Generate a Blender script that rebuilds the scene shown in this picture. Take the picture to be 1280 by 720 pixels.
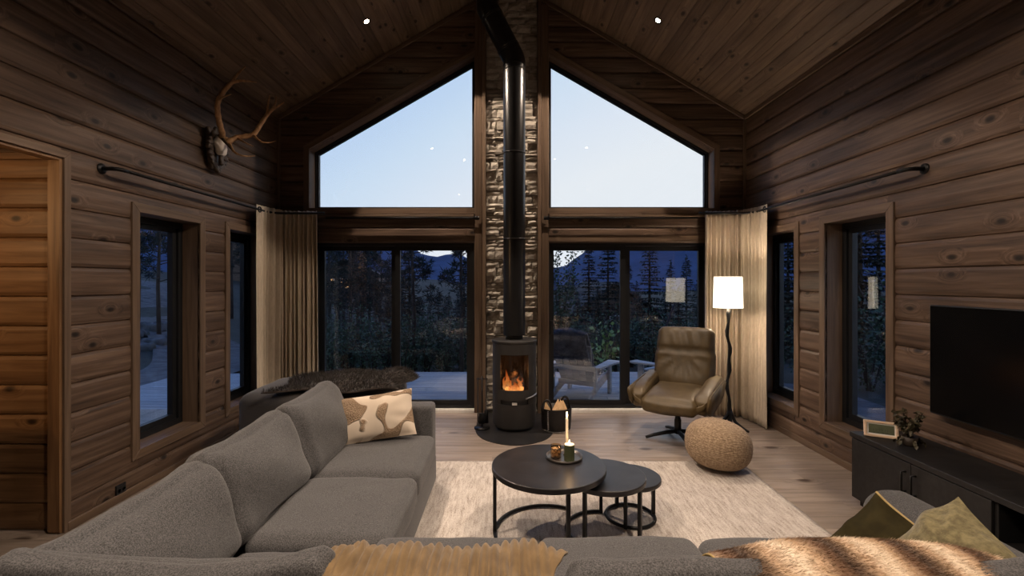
import bpy, bmesh, math, random
import numpy as np
from mathutils import Vector, Matrix, noise

random.seed(11)
D = bpy.data
SC = bpy.context.scene
COL = SC.collection
R = math.radians
for o in list(D.objects):
    D.objects.remove(o)

# ------------------------------------------------------------------ camera
FPX, CPX, CPY, EYE = 577.0, 637.0, 352.0, 1.6
cam = D.cameras.new('camera')
cam.sensor_width = 36.0
cam.lens = FPX * 36.0 / 1280.0
cam.shift_x = (640 - CPX) / 1280.0
cam.shift_y = (CPY - 360) / 1280.0
cam.clip_start = 0.05
cam.clip_end = 2000
camo = D.objects.new('camera', cam)
camo.location = (0, 0, EYE)
camo.rotation_euler = (math.pi / 2, 0, 0)
COL.objects.link(camo)
SC.camera = camo

# ------------------------------------------------------------------ sky
W = D.worlds.new('dusk_sky')
SC.world = W
W.use_nodes = True
nt = W.node_tree
nt.nodes.clear()
def nn(t, kind, **kw):
    n = t.nodes.new(kind)
    for k, v in kw.items():
        setattr(n, k, v)
    return n
out = nn(nt, 'ShaderNodeOutputWorld')
bg = nn(nt, 'ShaderNodeBackground')
tc = nn(nt, 'ShaderNodeTexCoord')
sep = nn(nt, 'ShaderNodeSeparateXYZ')
nt.links.new(tc.outputs['Generated'], sep.inputs[0])
# afterglow: the sky is palest round the azimuth where the sun has set (ahead and to the right)
dt = nn(nt, 'ShaderNodeVectorMath', operation='DOT_PRODUCT')
nt.links.new(tc.outputs['Generated'], dt.inputs[0]); dt.inputs[1].default_value = (.62, .785, 0)
gl = nn(nt, 'ShaderNodeMapRange'); gl.interpolation_type = 'SMOOTHSTEP'
gl.inputs[1].default_value = .35; gl.inputs[2].default_value = 1.05; gl.inputs[3].default_value = .17; gl.inputs[4].default_value = -.30
nt.links.new(dt.outputs['Value'], gl.inputs[0])
m1 = nn(nt, 'ShaderNodeMath', operation='ADD')
nt.links.new(gl.outputs[0], m1.inputs[0]); nt.links.new(sep.outputs['Z'], m1.inputs[1])
ramp = nn(nt, 'ShaderNodeValToRGB')
cr = ramp.color_ramp
cr.elements[0].position = 0.0; cr.elements[0].color = (1.02, 1.02, 1.02, 1)
cr.elements[1].position = 1.0; cr.elements[1].color = (.08, .20, .60, 1)
for p, c in ((.12, (.92, .96, 1.02, 1)), (.28, (.76, .88, 1.01, 1)), (.46, (.56, .73, .99, 1)), (.66, (.25, .43, .93, 1))):
    e = cr.elements.new(p); e.color = c
nt.links.new(m1.outputs[0], ramp.inputs[0])
nt.links.new(ramp.outputs[0], bg.inputs[0])
bg.inputs[1].default_value = 1.0
nt.links.new(bg.outputs[0], out.inputs[0])

# ------------------------------------------------------------------ exposure
SC.view_settings.view_transform = 'Standard'
SC.view_settings.look = 'None'
SC.view_settings.gamma = 1.0
SC.view_settings.use_curve_mapping = False
SC.view_settings.exposure = 0.0

DOWNLIGHT_W = 300.0        # each recessed ceiling spot
FLOOR_LAMP_W = 20.0
SHADE_EMIT = 2.6
HALL_W = 30.0
FIRE_W = 4.0
WARM = (1.0, .785, .605)
WARMER = (1.0, .60, .30)

# ------------------------------------------------------------------ helpers
def P(px, py, Y):
    return Vector(((px - CPX) / FPX * Y, Y, EYE - (py - CPY) / FPX * Y))
def PX(px, py, X):
    Y = FPX * X / (px - CPX)
    return P(px, py, Y)

def prop(o, label=None, cat=None, group=None, kind=None):
    if label: o['label'] = label
    if cat: o['category'] = cat
    if group: o['group'] = group
    if kind: o['kind'] = kind
    return o
def empty(name, loc=(0, 0, 0), rz=0, **kw):
    o = D.objects.new(name, None)
    o.empty_display_size = .1
    o.location = loc
    o.rotation_euler = (0, 0, rz)
    COL.objects.link(o)
    return prop(o, **kw)
def mesh(name, verts, faces, mat=None, smooth=False):
    me = D.meshes.new(name)
    me.from_pydata([tuple(v) for v in verts], [], faces)
    if mat: me.materials.append(mat)
    if smooth:
        me.polygons.foreach_set('use_smooth', [True] * len(me.polygons))
    me.update()
    return me
def link(name, me, parent=None, M=None, **kw):
    o = D.objects.new(name, me)
    if parent: o.parent = parent
    if M is not None: o.matrix_local = M
    COL.objects.link(o)
    return prop(o, **kw)
def obj(name, verts, faces, mat, parent=None, smooth=False, M=None, **kw):
    return link(name, mesh(name, verts, faces, mat, smooth), parent, M, **kw)

class MB:
    """collects shapes into one mesh"""
    def __init__(s): s.v = []; s.f = []
    def add(s, v, f):
        n = len(s.v)
        s.v += [Vector(x) for x in v]
        s.f += [tuple(i + n for i in q) for q in f]
        return s
    def box(s, lo, hi):
        x0, y0, z0 = lo; x1, y1, z1 = hi
        return s.add([(x0,y0,z0),(x1,y0,z0),(x1,y1,z0),(x0,y1,z0),(x0,y0,z1),(x1,y0,z1),(x1,y1,z1),(x0,y1,z1)],
                     [(0,3,2,1),(4,5,6,7),(0,1,5,4),(1,2,6,5),(2,3,7,6),(3,0,4,7)])
    def tf(s, M): s.v = [M @ v for v in s.v]; return s
    def make(s, name, mat, parent=None, smooth=False, M=None, **kw):
        return obj(name, s.v, s.f, mat, parent, smooth, M, **kw)

def rbox(lo, hi, b=.01, seg=2):
    bm = bmesh.new()
    bmesh.ops.create_cube(bm, size=1)
    lo = Vector(lo); hi = Vector(hi)
    for v in bm.verts:
        v.co = Vector([(lo[i] + hi[i]) / 2 + v.co[i] * (hi[i] - lo[i]) for i in range(3)])
    b = min(b, .49 * min(hi[i] - lo[i] for i in range(3)))
    bmesh.ops.bevel(bm, geom=list(bm.edges), offset=b, segments=seg, profile=.5, affect='EDGES')
    bm.verts.index_update()
    v = [x.co.copy() for x in bm.verts]; f = [tuple(y.index for y in x.verts) for x in bm.faces]
    bm.free()
    return v, f
def tube(pts, rad, seg=10, cap=True, closed=False):
    pts = [Vector(p) for p in pts]
    n = len(pts)
    if not hasattr(rad, '__len__'): rad = [rad] * n
    v, f = [], []
    up = Vector((0, 0, 1))
    prev = None
    for i, p in enumerate(pts):
        if closed: t = pts[(i + 1) % n] - pts[i - 1]
        else: t = pts[min(i + 1, n - 1)] - pts[max(i - 1, 0)]
        t.normalize()
        if prev is None:
            a = t.cross(up)
            if a.length < .05: a = t.cross(Vector((1, 0, 0)))
        else:
            a = prev - t * prev.dot(t)
        a.normalize(); prev = a
        b = t.cross(a)
        for k in range(seg):
            w = 2 * math.pi * k / seg
            v.append(p + (a * math.cos(w) + b * math.sin(w)) * rad[i])
    m = n if closed else n - 1
    for i in range(m):
        for k in range(seg):
            j = (i + 1) % n
            f.append((i*seg+k, i*seg+(k+1) % seg, j*seg+(k+1) % seg, j*seg+k))
    if cap and not closed:
        f.append(tuple(range(seg))[::-1]); f.append(tuple((n-1)*seg+k for k in range(seg)))
    return v, f
def lathe(prof, seg=32, c=(0, 0, 0), closed=False):
    v, f = [], []
    for r, z in prof:
        for k in range(seg):
            a = 2 * math.pi * k / seg
            v.append((c[0] + r*math.cos(a), c[1] + r*math.sin(a), c[2] + z))
    n = len(prof)
    for i in range(n if closed else n - 1):
        j = (i + 1) % n
        for k in range(seg):
            f.append((i*seg+k, i*seg+(k+1) % seg, j*seg+(k+1) % seg, j*seg+k))
    if not closed:
        if prof[0][0] > 1e-5: f.append(tuple(range(seg))[::-1])
        if prof[-1][0] > 1e-5: f.append(tuple((n-1)*seg+k for k in range(seg)))
    return v, f
def prism(poly, M, depth):
    """polygon (u,v) extruded 'depth' along local w; M maps (u,v,w)"""
    n = len(poly)
    v = [M @ Vector((p[0], p[1], 0)) for p in poly] + [M @ Vector((p[0], p[1], depth)) for p in poly]
    f = [tuple(range(n))[::-1], tuple(range(n, 2*n))] + [(i, (i+1) % n, n+(i+1) % n, n+i) for i in range(n)]
    return v, f
def softbox(hx, hy, hz, r, n=14, puff=(0, 0, 0), wr=0, ws=6, seed=0, fn=None):
    """rounded box with puffed faces and cloth wrinkles; half sizes"""
    bm = bmesh.new()
    bmesh.ops.create_cube(bm, size=2)
    bmesh.ops.subdivide_edges(bm, edges=list(bm.edges), cuts=n, use_grid_fill=True)
    H = Vector((hx, hy, hz)); off = Vector((seed * 3.7, seed * 1.3, -seed * 2.1))
    for v in bm.verts:
        q = Vector([math.sin(c * math.pi / 2) * .35 + c * .65 for c in v.co])
        p = Vector((q.x*hx, q.y*hy, q.z*hz))
        rr = min(r, hx * .98, hy * .98, hz * .98)
        inn = Vector([max(-(H[i]-rr), min(H[i]-rr, p[i])) for i in range(3)])
        d = p - inn
        if d.length > 1e-6: p = inn + d.normalized() * min(rr, d.length if d.length < rr * .5 else rr)
        ex = p.copy()
        for a in range(3):
            b, c = (a+1) % 3, (a+2) % 3
            if puff[a]:
                ex[a] += q[a] * puff[a] * max(0, 1 - q[b]**2) ** .7 * max(0, 1 - q[c]**2) ** .7
        if wr:
            ex += Vector(noise.noise_vector(ex * ws + off)) * wr + Vector(noise.noise_vector(ex * ws * 2.7 + off)) * wr * .35
        v.co = fn(ex, q) if fn else ex
    bm.verts.index_update()
    vs = [x.co.copy() for x in bm.verts]; f = [tuple(y.index for y in x.verts) for x in bm.faces]
    bm.free()
    return vs, f
def pillow(w, h, t, n=22, seed=0, wr=.006, pinch=.05):
    v, f = [], []
    off = Vector((seed * 2.3, 7.7 * seed, 1.1))
    for s in (1, -1):
        for j in range(n + 1):
            for i in range(n + 1):
                a = -1 + 2*i/n; b = -1 + 2*j/n
                e = max(0, (1 - a**2)) ** .45 * max(0, (1 - b**2)) ** .45
                x = a * w/2 * (1 - pinch * (1 - b*b)); y = b * h/2 * (1 - pinch * (1 - a*a))
                z = s * t/2 * e
                q = Vector((x, y, z))
                edge = min(1, e * 3)
                q += Vector(noise.noise_vector(q * 7 + off)) * wr * (.4 + edge)
                rad = math.atan2(b, a); z2 = math.sin(rad * 9 + seed) * wr * .5 * min(1, (a*a+b*b)) * edge
                v.append(q + Vector((0, 0, z2 * s)))
    m = (n + 1) ** 2
    for s in (0, 1):
        for j in range(n):
            for i in range(n):
                q = [s*m + j*(n+1)+i, s*m + j*(n+1)+i+1, s*m + (j+1)*(n+1)+i+1, s*m + (j+1)*(n+1)+i]
                f.append(tuple(q if s == 0 else q[::-1]))
    rim = [i for i in range(n)] + [j*(n+1)+n for j in range(n)] + [n*(n+1)+n-i for i in range(n)] + [(n-j)*(n+1) for j in range(n)]
    for k in range(len(rim)):
        a, b = rim[k], rim[(k+1) % len(rim)]
        f.append((b, a, m + a, m + b))
    return v, f
def fur(v, f, count, ln, wd, seed=1, lean=Vector((0, 0, 0)), keep=None):
    """short tapered hair blades rooted on a surface"""
    rnd = random.Random(seed)
    V = [Vector(a) for a in v]
    tris = []
    for q in f:
        for k in range(1, len(q) - 1): tris.append((q[0], q[k], q[k+1]))
    ar = np.array([max(1e-12, (V[b]-V[a]).cross(V[c]-V[a]).length) for a, b, c in tris])
    cs = np.cumsum(ar) / ar.sum()
    ov, of = [], []
    for _ in range(count):
        a, b, c = tris[min(len(tris)-1, int(np.searchsorted(cs, rnd.random())))]
        r1 = math.sqrt(rnd.random()); r2 = rnd.random()
        p = V[a]*(1-r1) + V[b]*r1*(1-r2) + V[c]*r1*r2
        if keep and not keep(p): continue
        nrm = (V[b]-V[a]).cross(V[c]-V[a]).normalized()
        d = (nrm + lean + Vector((rnd.uniform(-.5,.5), rnd.uniform(-.5,.5), rnd.uniform(-.5,.5)))).normalized()
        sd = d.cross(Vector((rnd.uniform(-1,1), rnd.uniform(-1,1), rnd.uniform(-1,1)))).normalized() * wd
        L = ln * rnd.uniform(.6, 1.2)
        k = len(ov)
        ov += [p - sd, p + sd, p + d * L + lean * L * .4]
        of.append((k, k+1, k+2))
    return ov, of
def grid(nu, nv, fn):
    v = [fn(i/nu, j/nv) for j in range(nv+1) for i in range(nu+1)]
    f = [(j*(nu+1)+i, j*(nu+1)+i+1, (j+1)*(nu+1)+i+1, (j+1)*(nu+1)+i) for j in range(nv) for i in range(nu)]
    return v, f
def shellgrid(nu, nv, fn, th):
    """sheet with thickness: top grid plus an offset copy and a rim"""
    v, f = grid(nu, nv, fn)
    me = D.meshes.new('tmp'); me.from_pydata([tuple(a) for a in v], [], f); me.update()
    nr = [x.vector.copy() for x in me.vertex_normals]
    D.meshes.remove(me)
    m = len(v)
    v2 = [Vector(a) - nr[i]*th for i, a in enumerate(v)]
    rim = [i for i in range(nu)] + [j*(nu+1)+nu for j in range(nv)] + [nv*(nu+1)+nu-i for i in range(nu)] + [(nv-j)*(nu+1) for j in range(nv)]
    ff = f + [tuple(i+m for i in q)[::-1] for q in f]
    for k in range(len(rim)):
        a, b = rim[k], rim[(k+1) % len(rim)]
        ff.append((b, a, m+a, m+b))
    return [Vector(a) for a in v] + v2, ff

# ------------------------------------------------------------------ materials
def newmat(name):
    m = D.materials.new(name); m.use_nodes = True
    t = m.node_tree
    return m, t, t.nodes['Principled BSDF']
def ramp_node(t, stops, src):
    r = nn(t, 'ShaderNodeValToRGB')
    e = r.color_ramp.elements
    e[0].position, e[0].color = stops[0][0], (*stops[0][1], 1)
    e[1].position, e[1].color = stops[-1][0], (*stops[-1][1], 1)
    for p, c in stops[1:-1]:
        x = e.new(p); x.color = (*c, 1)
    t.links.new(src, r.inputs[0])
    return r
def coords(t, scale=(1, 1, 1), rand=True):
    tc = nn(t, 'ShaderNodeTexCoord')
    src = tc.outputs['Object']
    if rand:
        oi = nn(t, 'ShaderNodeObjectInfo')
        a = nn(t, 'ShaderNodeVectorMath', operation='SCALE')
        cb = nn(t, 'ShaderNodeCombineXYZ')
        for i in range(3): cb.inputs[i].default_value = (37.0, 3.1, 19.0)[i]
        t.links.new(cb.outputs[0], a.inputs[0]); t.links.new(oi.outputs['Random'], a.inputs['Scale'])
        b = nn(t, 'ShaderNodeVectorMath', operation='ADD')
        t.links.new(src, b.inputs[0]); t.links.new(a.outputs[0], b.inputs[1])
        src = b.outputs[0]
    mp = nn(t, 'ShaderNodeVectorMath', operation='MULTIPLY')
    mp.inputs[1].default_value = scale
    t.links.new(src, mp.inputs[0])
    return src, mp.outputs[0]
def add_bump(t, bsdf, src, strength, dist=.01):
    b = nn(t, 'ShaderNodeBump')
    b.inputs['Strength'].default_value = strength; b.inputs['Distance'].default_value = dist
    t.links.new(src, b.inputs['Height'])
    t.links.new(b.outputs[0], bsdf.inputs['Normal'])
    return b
def simple(name, c1, c2=None, scale=(8, 8, 8), rough=.5, metal=0, bump=0, dist=.005, detail=4, sheen=0, rand=False, lo=.35, hi=.65, rough_n=0.6):
    m, t, b = newmat(name)
    b.inputs['Roughness'].default_value = rough
    b.inputs['Metallic'].default_value = metal
    if sheen:
        b.inputs['Sheen Weight'].default_value = sheen; b.inputs['Sheen Roughness'].default_value = .5
    _, s = coords(t, scale, rand)
    n = nn(t, 'ShaderNodeTexNoise')
    n.inputs['Scale'].default_value = 1; n.inputs['Detail'].default_value = detail; n.inputs['Roughness'].default_value = rough_n
    t.links.new(s, n.inputs['Vector'])
    r = ramp_node(t, [(lo, c1), (hi, c2 or c1)], n.outputs[0])
    t.links.new(r.outputs[0], b.inputs['Base Color'])
    if bump: add_bump(t, b, n.outputs[0], bump, dist)
    return m
def wood(name, dark, mid, light, rough=.55, knots=True, grain=1.0, knotf=1.0, vary=.35, knotc=None, bump=.25, spec=.4, along='X'):
    m, t, b = newmat(name)
    b.inputs['Roughness'].default_value = rough
    b.inputs['Specular IOR Level'].default_value = spec
    sc = {'X': (1.3, 26, 26), 'Y': (26, 1.3, 26), 'Z': (26, 26, 1.3)}[along]
    src, s = coords(t, tuple(c * grain for c in sc))
    L = t.links
    if knots:
        mk = nn(t, 'ShaderNodeMapping'); mk.inputs['Rotation'].default_value = (math.pi/2, 0, 0); mk.inputs['Scale'].default_value = tuple(knotf * c for c in {'X': (1.7, 1, 3.0), 'Y': (1, 1.7, 3.0), 'Z': (3.0, 1, 1.7)}[along])
        L.new(src, mk.inputs[0])
        vo = nn(t, 'ShaderNodeTexVoronoi'); vo.inputs['Scale'].default_value = 1
        vo.voronoi_dimensions = '2D'
        L.new(mk.outputs[0], vo.inputs['Vector'])
        kr = nn(t, 'ShaderNodeMapRange'); kr.interpolation_type = 'SMOOTHSTEP'
        kr.inputs[1].default_value = .03; kr.inputs[2].default_value = .21; kr.inputs[3].default_value = 1; kr.inputs[4].default_value = 0
        L.new(vo.outputs['Distance'], kr.inputs[0])
        kc = nn(t, 'ShaderNodeMapRange'); kc.interpolation_type = 'SMOOTHSTEP'
        kc.inputs[1].default_value = .02; kc.inputs[2].default_value = .085; kc.inputs[3].default_value = 1; kc.inputs[4].default_value = 0
        L.new(vo.outputs['Distance'], kc.inputs[0])
        sv = nn(t, 'ShaderNodeVectorMath', operation='SCALE')
        cb = nn(t, 'ShaderNodeCombineXYZ')
        for i in range(3): cb.inputs[i].default_value = 2.2
        L.new(cb.outputs[0], sv.inputs[0]); L.new(kr.outputs[0], sv.inputs['Scale'])
        ad = nn(t, 'ShaderNodeVectorMath', operation='ADD'); L.new(s, ad.inputs[0]); L.new(sv.outputs[0], ad.inputs[1])
        s = ad.outputs[0]
    n = nn(t, 'ShaderNodeTexNoise'); n.inputs['Scale'].default_value = 1; n.inputs['Detail'].default_value = 5; n.inputs['Roughness'].default_value = .62
    n.inputs['Distortion'].default_value = .5
    L.new(s, n.inputs['Vector'])
    r = ramp_node(t, [(.28, dark), (.5, mid), (.72, light)], n.outputs[0])
    # broad cloudy tone along the board and a tone per board
    ml = nn(t, 'ShaderNodeVectorMath', operation='SCALE'); ml.inputs['Scale'].default_value = 2.0
    L.new(src, ml.inputs[0])
    n2 = nn(t, 'ShaderNodeTexNoise'); n2.inputs['Scale'].default_value = 1; n2.inputs['Detail'].default_value = 2
    L.new(ml.outputs[0], n2.inputs['Vector'])
    oi = nn(t, 'ShaderNodeObjectInfo')
    av = nn(t, 'ShaderNodeMath', operation='MULTIPLY_ADD'); L.new(oi.outputs['Random'], av.inputs[0]); av.inputs[1].default_value = .6
    L.new(n2.outputs[0], av.inputs[2])
    vr = nn(t, 'ShaderNodeMapRange'); vr.inputs[1].default_value = .3; vr.inputs[2].default_value = 1.2
    vr.inputs[3].default_value = 1 - vary; vr.inputs[4].default_value = 1 + vary
    L.new(av.outputs[0], vr.inputs[0])
    mx = nn(t, 'ShaderNodeVectorMath', operation='SCALE'); L.new(r.outputs[0], mx.inputs[0]); L.new(vr.outputs[0], mx.inputs['Scale'])
    col = mx.outputs[0]
    if knots:
        mm = nn(t, 'ShaderNodeMix', data_type='RGBA')
        L.new(kc.outputs[0], mm.inputs['Factor']); L.new(col, mm.inputs[6])
        mm.inputs[7].default_value = (*(knotc or tuple(c * .35 for c in dark)), 1)
        col = mm.outputs[2]
    L.new(col, b.inputs['Base Color'])
    if bump: add_bump(t, b, n.outputs[0], bump, .003)
    return m
def emit(name, c, s):
    m = D.materials.new(name); m.use_nodes = True
    t = m.node_tree; t.nodes.clear()
    o = nn(t, 'ShaderNodeOutputMaterial'); e = nn(t, 'ShaderNodeEmission')
    e.inputs[0].default_value = (*c, 1); e.inputs[1].default_value = s
    t.links.new(e.outputs[0], o.inputs[0])
    return m
def glass(name, tint=(1, 1, 1), base=.045, rough=0.0):
    m = D.materials.new(name); m.use_nodes = True
    t = m.node_tree; t.nodes.clear()
    o = nn(t, 'ShaderNodeOutputMaterial'); tr = nn(t, 'ShaderNodeBsdfTransparent'); g = nn(t, 'ShaderNodeBsdfGlossy')
    tr.inputs[0].default_value = (*tint, 1); g.inputs['Roughness'].default_value = rough
    lw = nn(t, 'ShaderNodeLayerWeight'); lw.inputs[0].default_value = .5
    p = nn(t, 'ShaderNodeMath', operation='POWER'); t.links.new(lw.outputs['Facing'], p.inputs[0]); p.inputs[1].default_value = 5
    a = nn(t, 'ShaderNodeMath', operation='MULTIPLY_ADD'); t.links.new(p.outputs[0], a.inputs[0]); a.inputs[1].default_value = .9; a.inputs[2].default_value = base
    mx = nn(t, 'ShaderNodeMixShader')
    t.links.new(a.outputs[0], mx.inputs[0]); t.links.new(tr.outputs[0], mx.inputs[1]); t.links.new(g.outputs[0], mx.inputs[2])
    t.links.new(mx.outputs[0], o.inputs[0])
    return m

LOG = wood('stained_pine_log', (.036, .022, .015), (.094, .059, .040), (.160, .108, .076), rough=.5, vary=.28, bump=.5)
TRIMW = wood('stained_pine_trim', (.072, .046, .030), (.124, .082, .054), (.172, .118, .080), rough=.5, knots=False, vary=.15)
CEILW = wood('stained_ceiling_board', (.085, .056, .037), (.150, .101, .067), (.205, .145, .098), rough=.6, vary=.3)
FLOORW = wood('grey_oak_floor', (.17, .135, .110), (.265, .215, .178), (.33, .275, .232), rough=.36, vary=.16, knots=True, knotf=.55, knotc=(.06, .04, .03), bump=.12)
DECKW = wood('weathered_deck_board', (.24, .24, .24), (.36, .36, .36), (.46, .46, .455), rough=.7, knots=False, vary=.12, bump=.3)
GREYW = wood('weathered_grey_wood', (.30, .29, .28), (.42, .41, .40), (.52, .51, .50), rough=.7, knots=False, vary=.1)
BROWNW = wood('oiled_brown_wood', (.12, .06, .03), (.2, .11, .06), (.27, .16, .09), rough=.6, knots=False)
BARK = simple('bark', (.02, .015, .012), (.06, .045, .035), (6, 6, 2), .9, bump=.6, dist=.02)
BLACKM = simple('black_metal', (.008, .008, .009), (.013, .013, .014), (20, 20, 20), .42, metal=.6)
PIPEM = simple('black_flue_steel', (.010, .010, .011), (.013, .013, .014), (6, 6, 6), .28, metal=.2)
FRAMEB = simple('black_window_frame', (.006, .007, .009), (.009, .010, .012), (9, 9, 9), .45)
STOVEM = simple('charcoal_steel', (.028, .026, .026), (.036, .034, .033), (5, 5, 5), .55, metal=.3)
SILVER = simple('brushed_steel', (.5, .5, .5), (.62, .62, .62), (60, 4, 60), .3, metal=1)
ALU = simple('pale_sill', (.74, .72, .68), (.80, .78, .75), (40, 2, 2), .4)
SOFA = simple('grey_melange_fabric', (.023, .023, .0245), (.112, .110, .114), (230, 230, 230), .95, bump=.6, dist=.003, detail=3, sheen=.15, lo=.36, hi=.66)
DARKF = simple('dark_grey_fabric', (.028, .027, .028), (.055, .052, .052), (300, 300, 300), .95, bump=.4, dist=.002, sheen=.2)
CURT = simple('linen_curtain', (.50, .42, .32), (.62, .53, .41), (90, 90, 14), .95, bump=.15, dist=.001)
LEATHER = simple('olive_leather', (.058, .039, .016), (.096, .066, .028), (9, 9, 9), .46, bump=.12, dist=.004, detail=6)
JUTE = simple('jute_rope', (.20, .138, .085), (.38, .28, .185), (60, 60, 60), .9, bump=.8, dist=.004)
BLACKW = wood('black_stained_oak', (.007, .0065, .0065), (.012, .0115, .012), (.019, .018, .018), rough=.55, knots=False, vary=.1, along='X')
TABLEM = simple('dark_oxidised_metal', (.013, .0125, .014), (.040, .036, .038), (5, 5, 5), .36, metal=.35, detail=7, lo=.3, hi=.7)
TVM = simple('television_screen', (.003, .003, .0035), (.004, .004, .0045), (3, 3, 3), .2)
TVM.node_tree.nodes['Principled BSDF'].inputs['Specular IOR Level'].default_value = .12
GLASS = glass('window_glass', (.97, .985, 1.0), .035)
SMOKE = glass('amber_glass', (.90, .76, .58), .05)
STOVEGL = glass('stove_glass', (.55, .5, .48), .05)
def stone_mat():
    m, t, b = newmat('ledge_stone')
    b.inputs['Roughness'].default_value = .85
    src, s = coords(t, (9, 9, 22))
    n = nn(t, 'ShaderNodeTexNoise'); n.inputs['Scale'].default_value = 1; n.inputs['Detail'].default_value = 7; n.inputs['Roughness'].default_value = .65
    t.links.new(s, n.inputs['Vector'])
    oi = nn(t, 'ShaderNodeObjectInfo')
    a = nn(t, 'ShaderNodeMath', operation='MULTIPLY_ADD'); t.links.new(oi.outputs['Random'], a.inputs[0]); a.inputs[1].default_value = .34; t.links.new(n.outputs[0], a.inputs[2])
    r = ramp_node(t, [(.35, (.15, .130, .108)), (.65, (.34, .305, .26)), (.9, (.48, .445, .39))], a.outputs[0])
    t.links.new(r.outputs[0], b.inputs['Base Color'])
    add_bump(t, b, n.outputs[0], .8, .012)
    return m
STONE = stone_mat()
PLATE = simple('slate_floor_plate', (.014, .014, .015), (.024, .023, .024), (4, 4, 4), .35)
GRASS = simple('dusk_ground', (.008, .011, .008), (.030, .034, .026), (1.2, 1.2, 1.2), .95, detail=8)
GRAVEL = simple('gravel_track', (.045, .045, .048), (.12, .12, .125), (3, 3, 3), .95, detail=9)
HILLM = simple('haze_blue_forest_hill', (.020, .045, .11), (.035, .075, .17), (.05, .05, .09), 1.0, detail=8)  # blue of the distance haze is mixed into the forest base colour
ROOFM = simple('dark_roof', (.02, .02, .022), (.035, .035, .037), (4, 4, 4), .8)

# ------------------------------------------------------------------ room dimensions
YB = 5.66; YR = -3.4
XC = .025; HALFW = 2.865
XL, XR = XC - HALFW, XC + HALFW
ZE, ZA, SL = 3.63, 5.30, .583          # eaves, ridge, roof slope
LOGD, SHEATH = .07, .12
COURSES = [0] + [.174 + .19 * k for k in range(0, 30)]
def log_piece(parent, x0, x1, z0, z1, depth=LOGD, bev=.017, mat=LOG, name='log', y=0.0):
    """one log: rounded front edges; x0/x1 numbers or functions of height"""
    f0 = x0 if callable(x0) else (lambda z: x0)
    f1 = x1 if callable(x1) else (lambda z: x1)
    b = min(bev, (z1 - z0) * .3)
    pr = [(depth, z0), (b*1.1, z0), (b*.45, z0 + b*.35), (0, z0 + b*1.5), (-.003, (z0+z1)/2), (0, z1 - b*1.5), (b*.45, z1 - b*.35), (b*1.1, z1), (depth, z1)]
    n = len(pr)
    v = [(f0(z), y + d, z) for d, z in pr] + [(f1(z), y + d, z) for d, z in pr]
    f = [(i, (i+1) % n, n + (i+1) % n, n + i) for i in range(n)] + [tuple(range(n))[::-1], tuple(range(n, 2*n))]
    return obj(name, v, [q[::-1] for q in f], mat, parent)
def split_courses(cuts, zmax):
    zs = sorted(set([round(z, 4) for z in COURSES if z < zmax - .02] + [zmax]))
    outl = []
    for a, b in zip(zs[:-1], zs[1:]):
        c = [a] + [z for z in cuts if a + .004 < z < b - .004] + [b]
        outl += list(zip(c[:-1], c[1:]))
    return outl
def side_wall(name, M, sgn, ya, yb, opens, ztop=ZE, sheath=None):
    """wall in its own frame: X along the wall (=sgn*Y), -Y towards the room"""
    X = lambda a, b: (min(sgn*a, sgn*b), max(sgn*a, sgn*b))
    mb = MB()
    so_ = sheath or opens
    ys = sorted([ya, yb] + [o[0] for o in so_] + [o[1] for o in so_])
    for a, b in zip(ys[:-1], ys[1:]):
        op = [o for o in so_ if o[0] <= a + 1e-6 and o[1] >= b - 1e-6]
        x0, x1 = X(a, b)
        if op:
            o = op[0]
            if o[2] > 0.01: mb.box((x0, LOGD, 0), (x1, LOGD + SHEATH, o[2]))
            mb.box((x0, LOGD, o[3]), (x1, LOGD + SHEATH, ztop))
        else:
            mb.box((x0, LOGD, 0), (x1, LOGD + SHEATH, ztop))
    w = mb.make(name, LOG, None, M=M, kind='structure')
    for z0, z1 in split_courses([], ztop):
        seg = [(ya, yb)]
        for o in opens:
            if o[2] < z1 - .004 and o[3] > z0 + .004:
                x0, x1 = X(o[0], o[1])
                if o[2] > z0 + .012: log_piece(w, x0, x1, z0, o[2])
                if o[3] < z1 - .012: log_piece(w, x0, x1, o[3], z1)
                ns = []
                for a, b in seg:
                    if o[0] > a + .01 and o[0] < b: ns.append((a, o[0]))
                    if o[1] < b - .01 and o[1] > a: ns.append((o[1], b))
                    if o[1] <= a or o[0] >= b: ns.append((a, b))
                seg = ns
        for a, b in seg:
            if b - a > 5 and random.random() < .8:
                j = random.uniform(a + .3*(b-a), b - .25*(b-a))
                parts = [(a, j), (j, b)]
            else: parts = [(a, b)]
            for p, q in parts:
                log_piece(w, *X(p, q), z0, z1)
    return w
MLEFT = Matrix.Translation((XL, 0, 0)) @ Matrix.Rotation(math.pi/2, 4, 'Z')
MRIGHT = Matrix.Translation((XR, 0, 0)) @ Matrix.Rotation(-math.pi/2, 4, 'Z')
MBACK = Matrix.Translation((0, YB, 0))
WZ0, WZ1 = .32, 2.13
WIN = [(3.53, 4.22), (4.67, 5.33)]
DOORWAY = (1.80, 2.93, 0, 2.385)
wl = side_wall('wall_left', MLEFT, 1, YR, YB + .19, [(a, b, WZ0, WZ1) for a, b in WIN] + [DOORWAY],
               sheath=[(a, b, WZ0, WZ1) for a, b in WIN] + [(DOORWAY[0], 3.05, 0, 2.45)])
wr = side_wall('wall_right', MRIGHT, -1, YR, YB + .19, [(a, b, WZ0, WZ1) for a, b in WIN])

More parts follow.
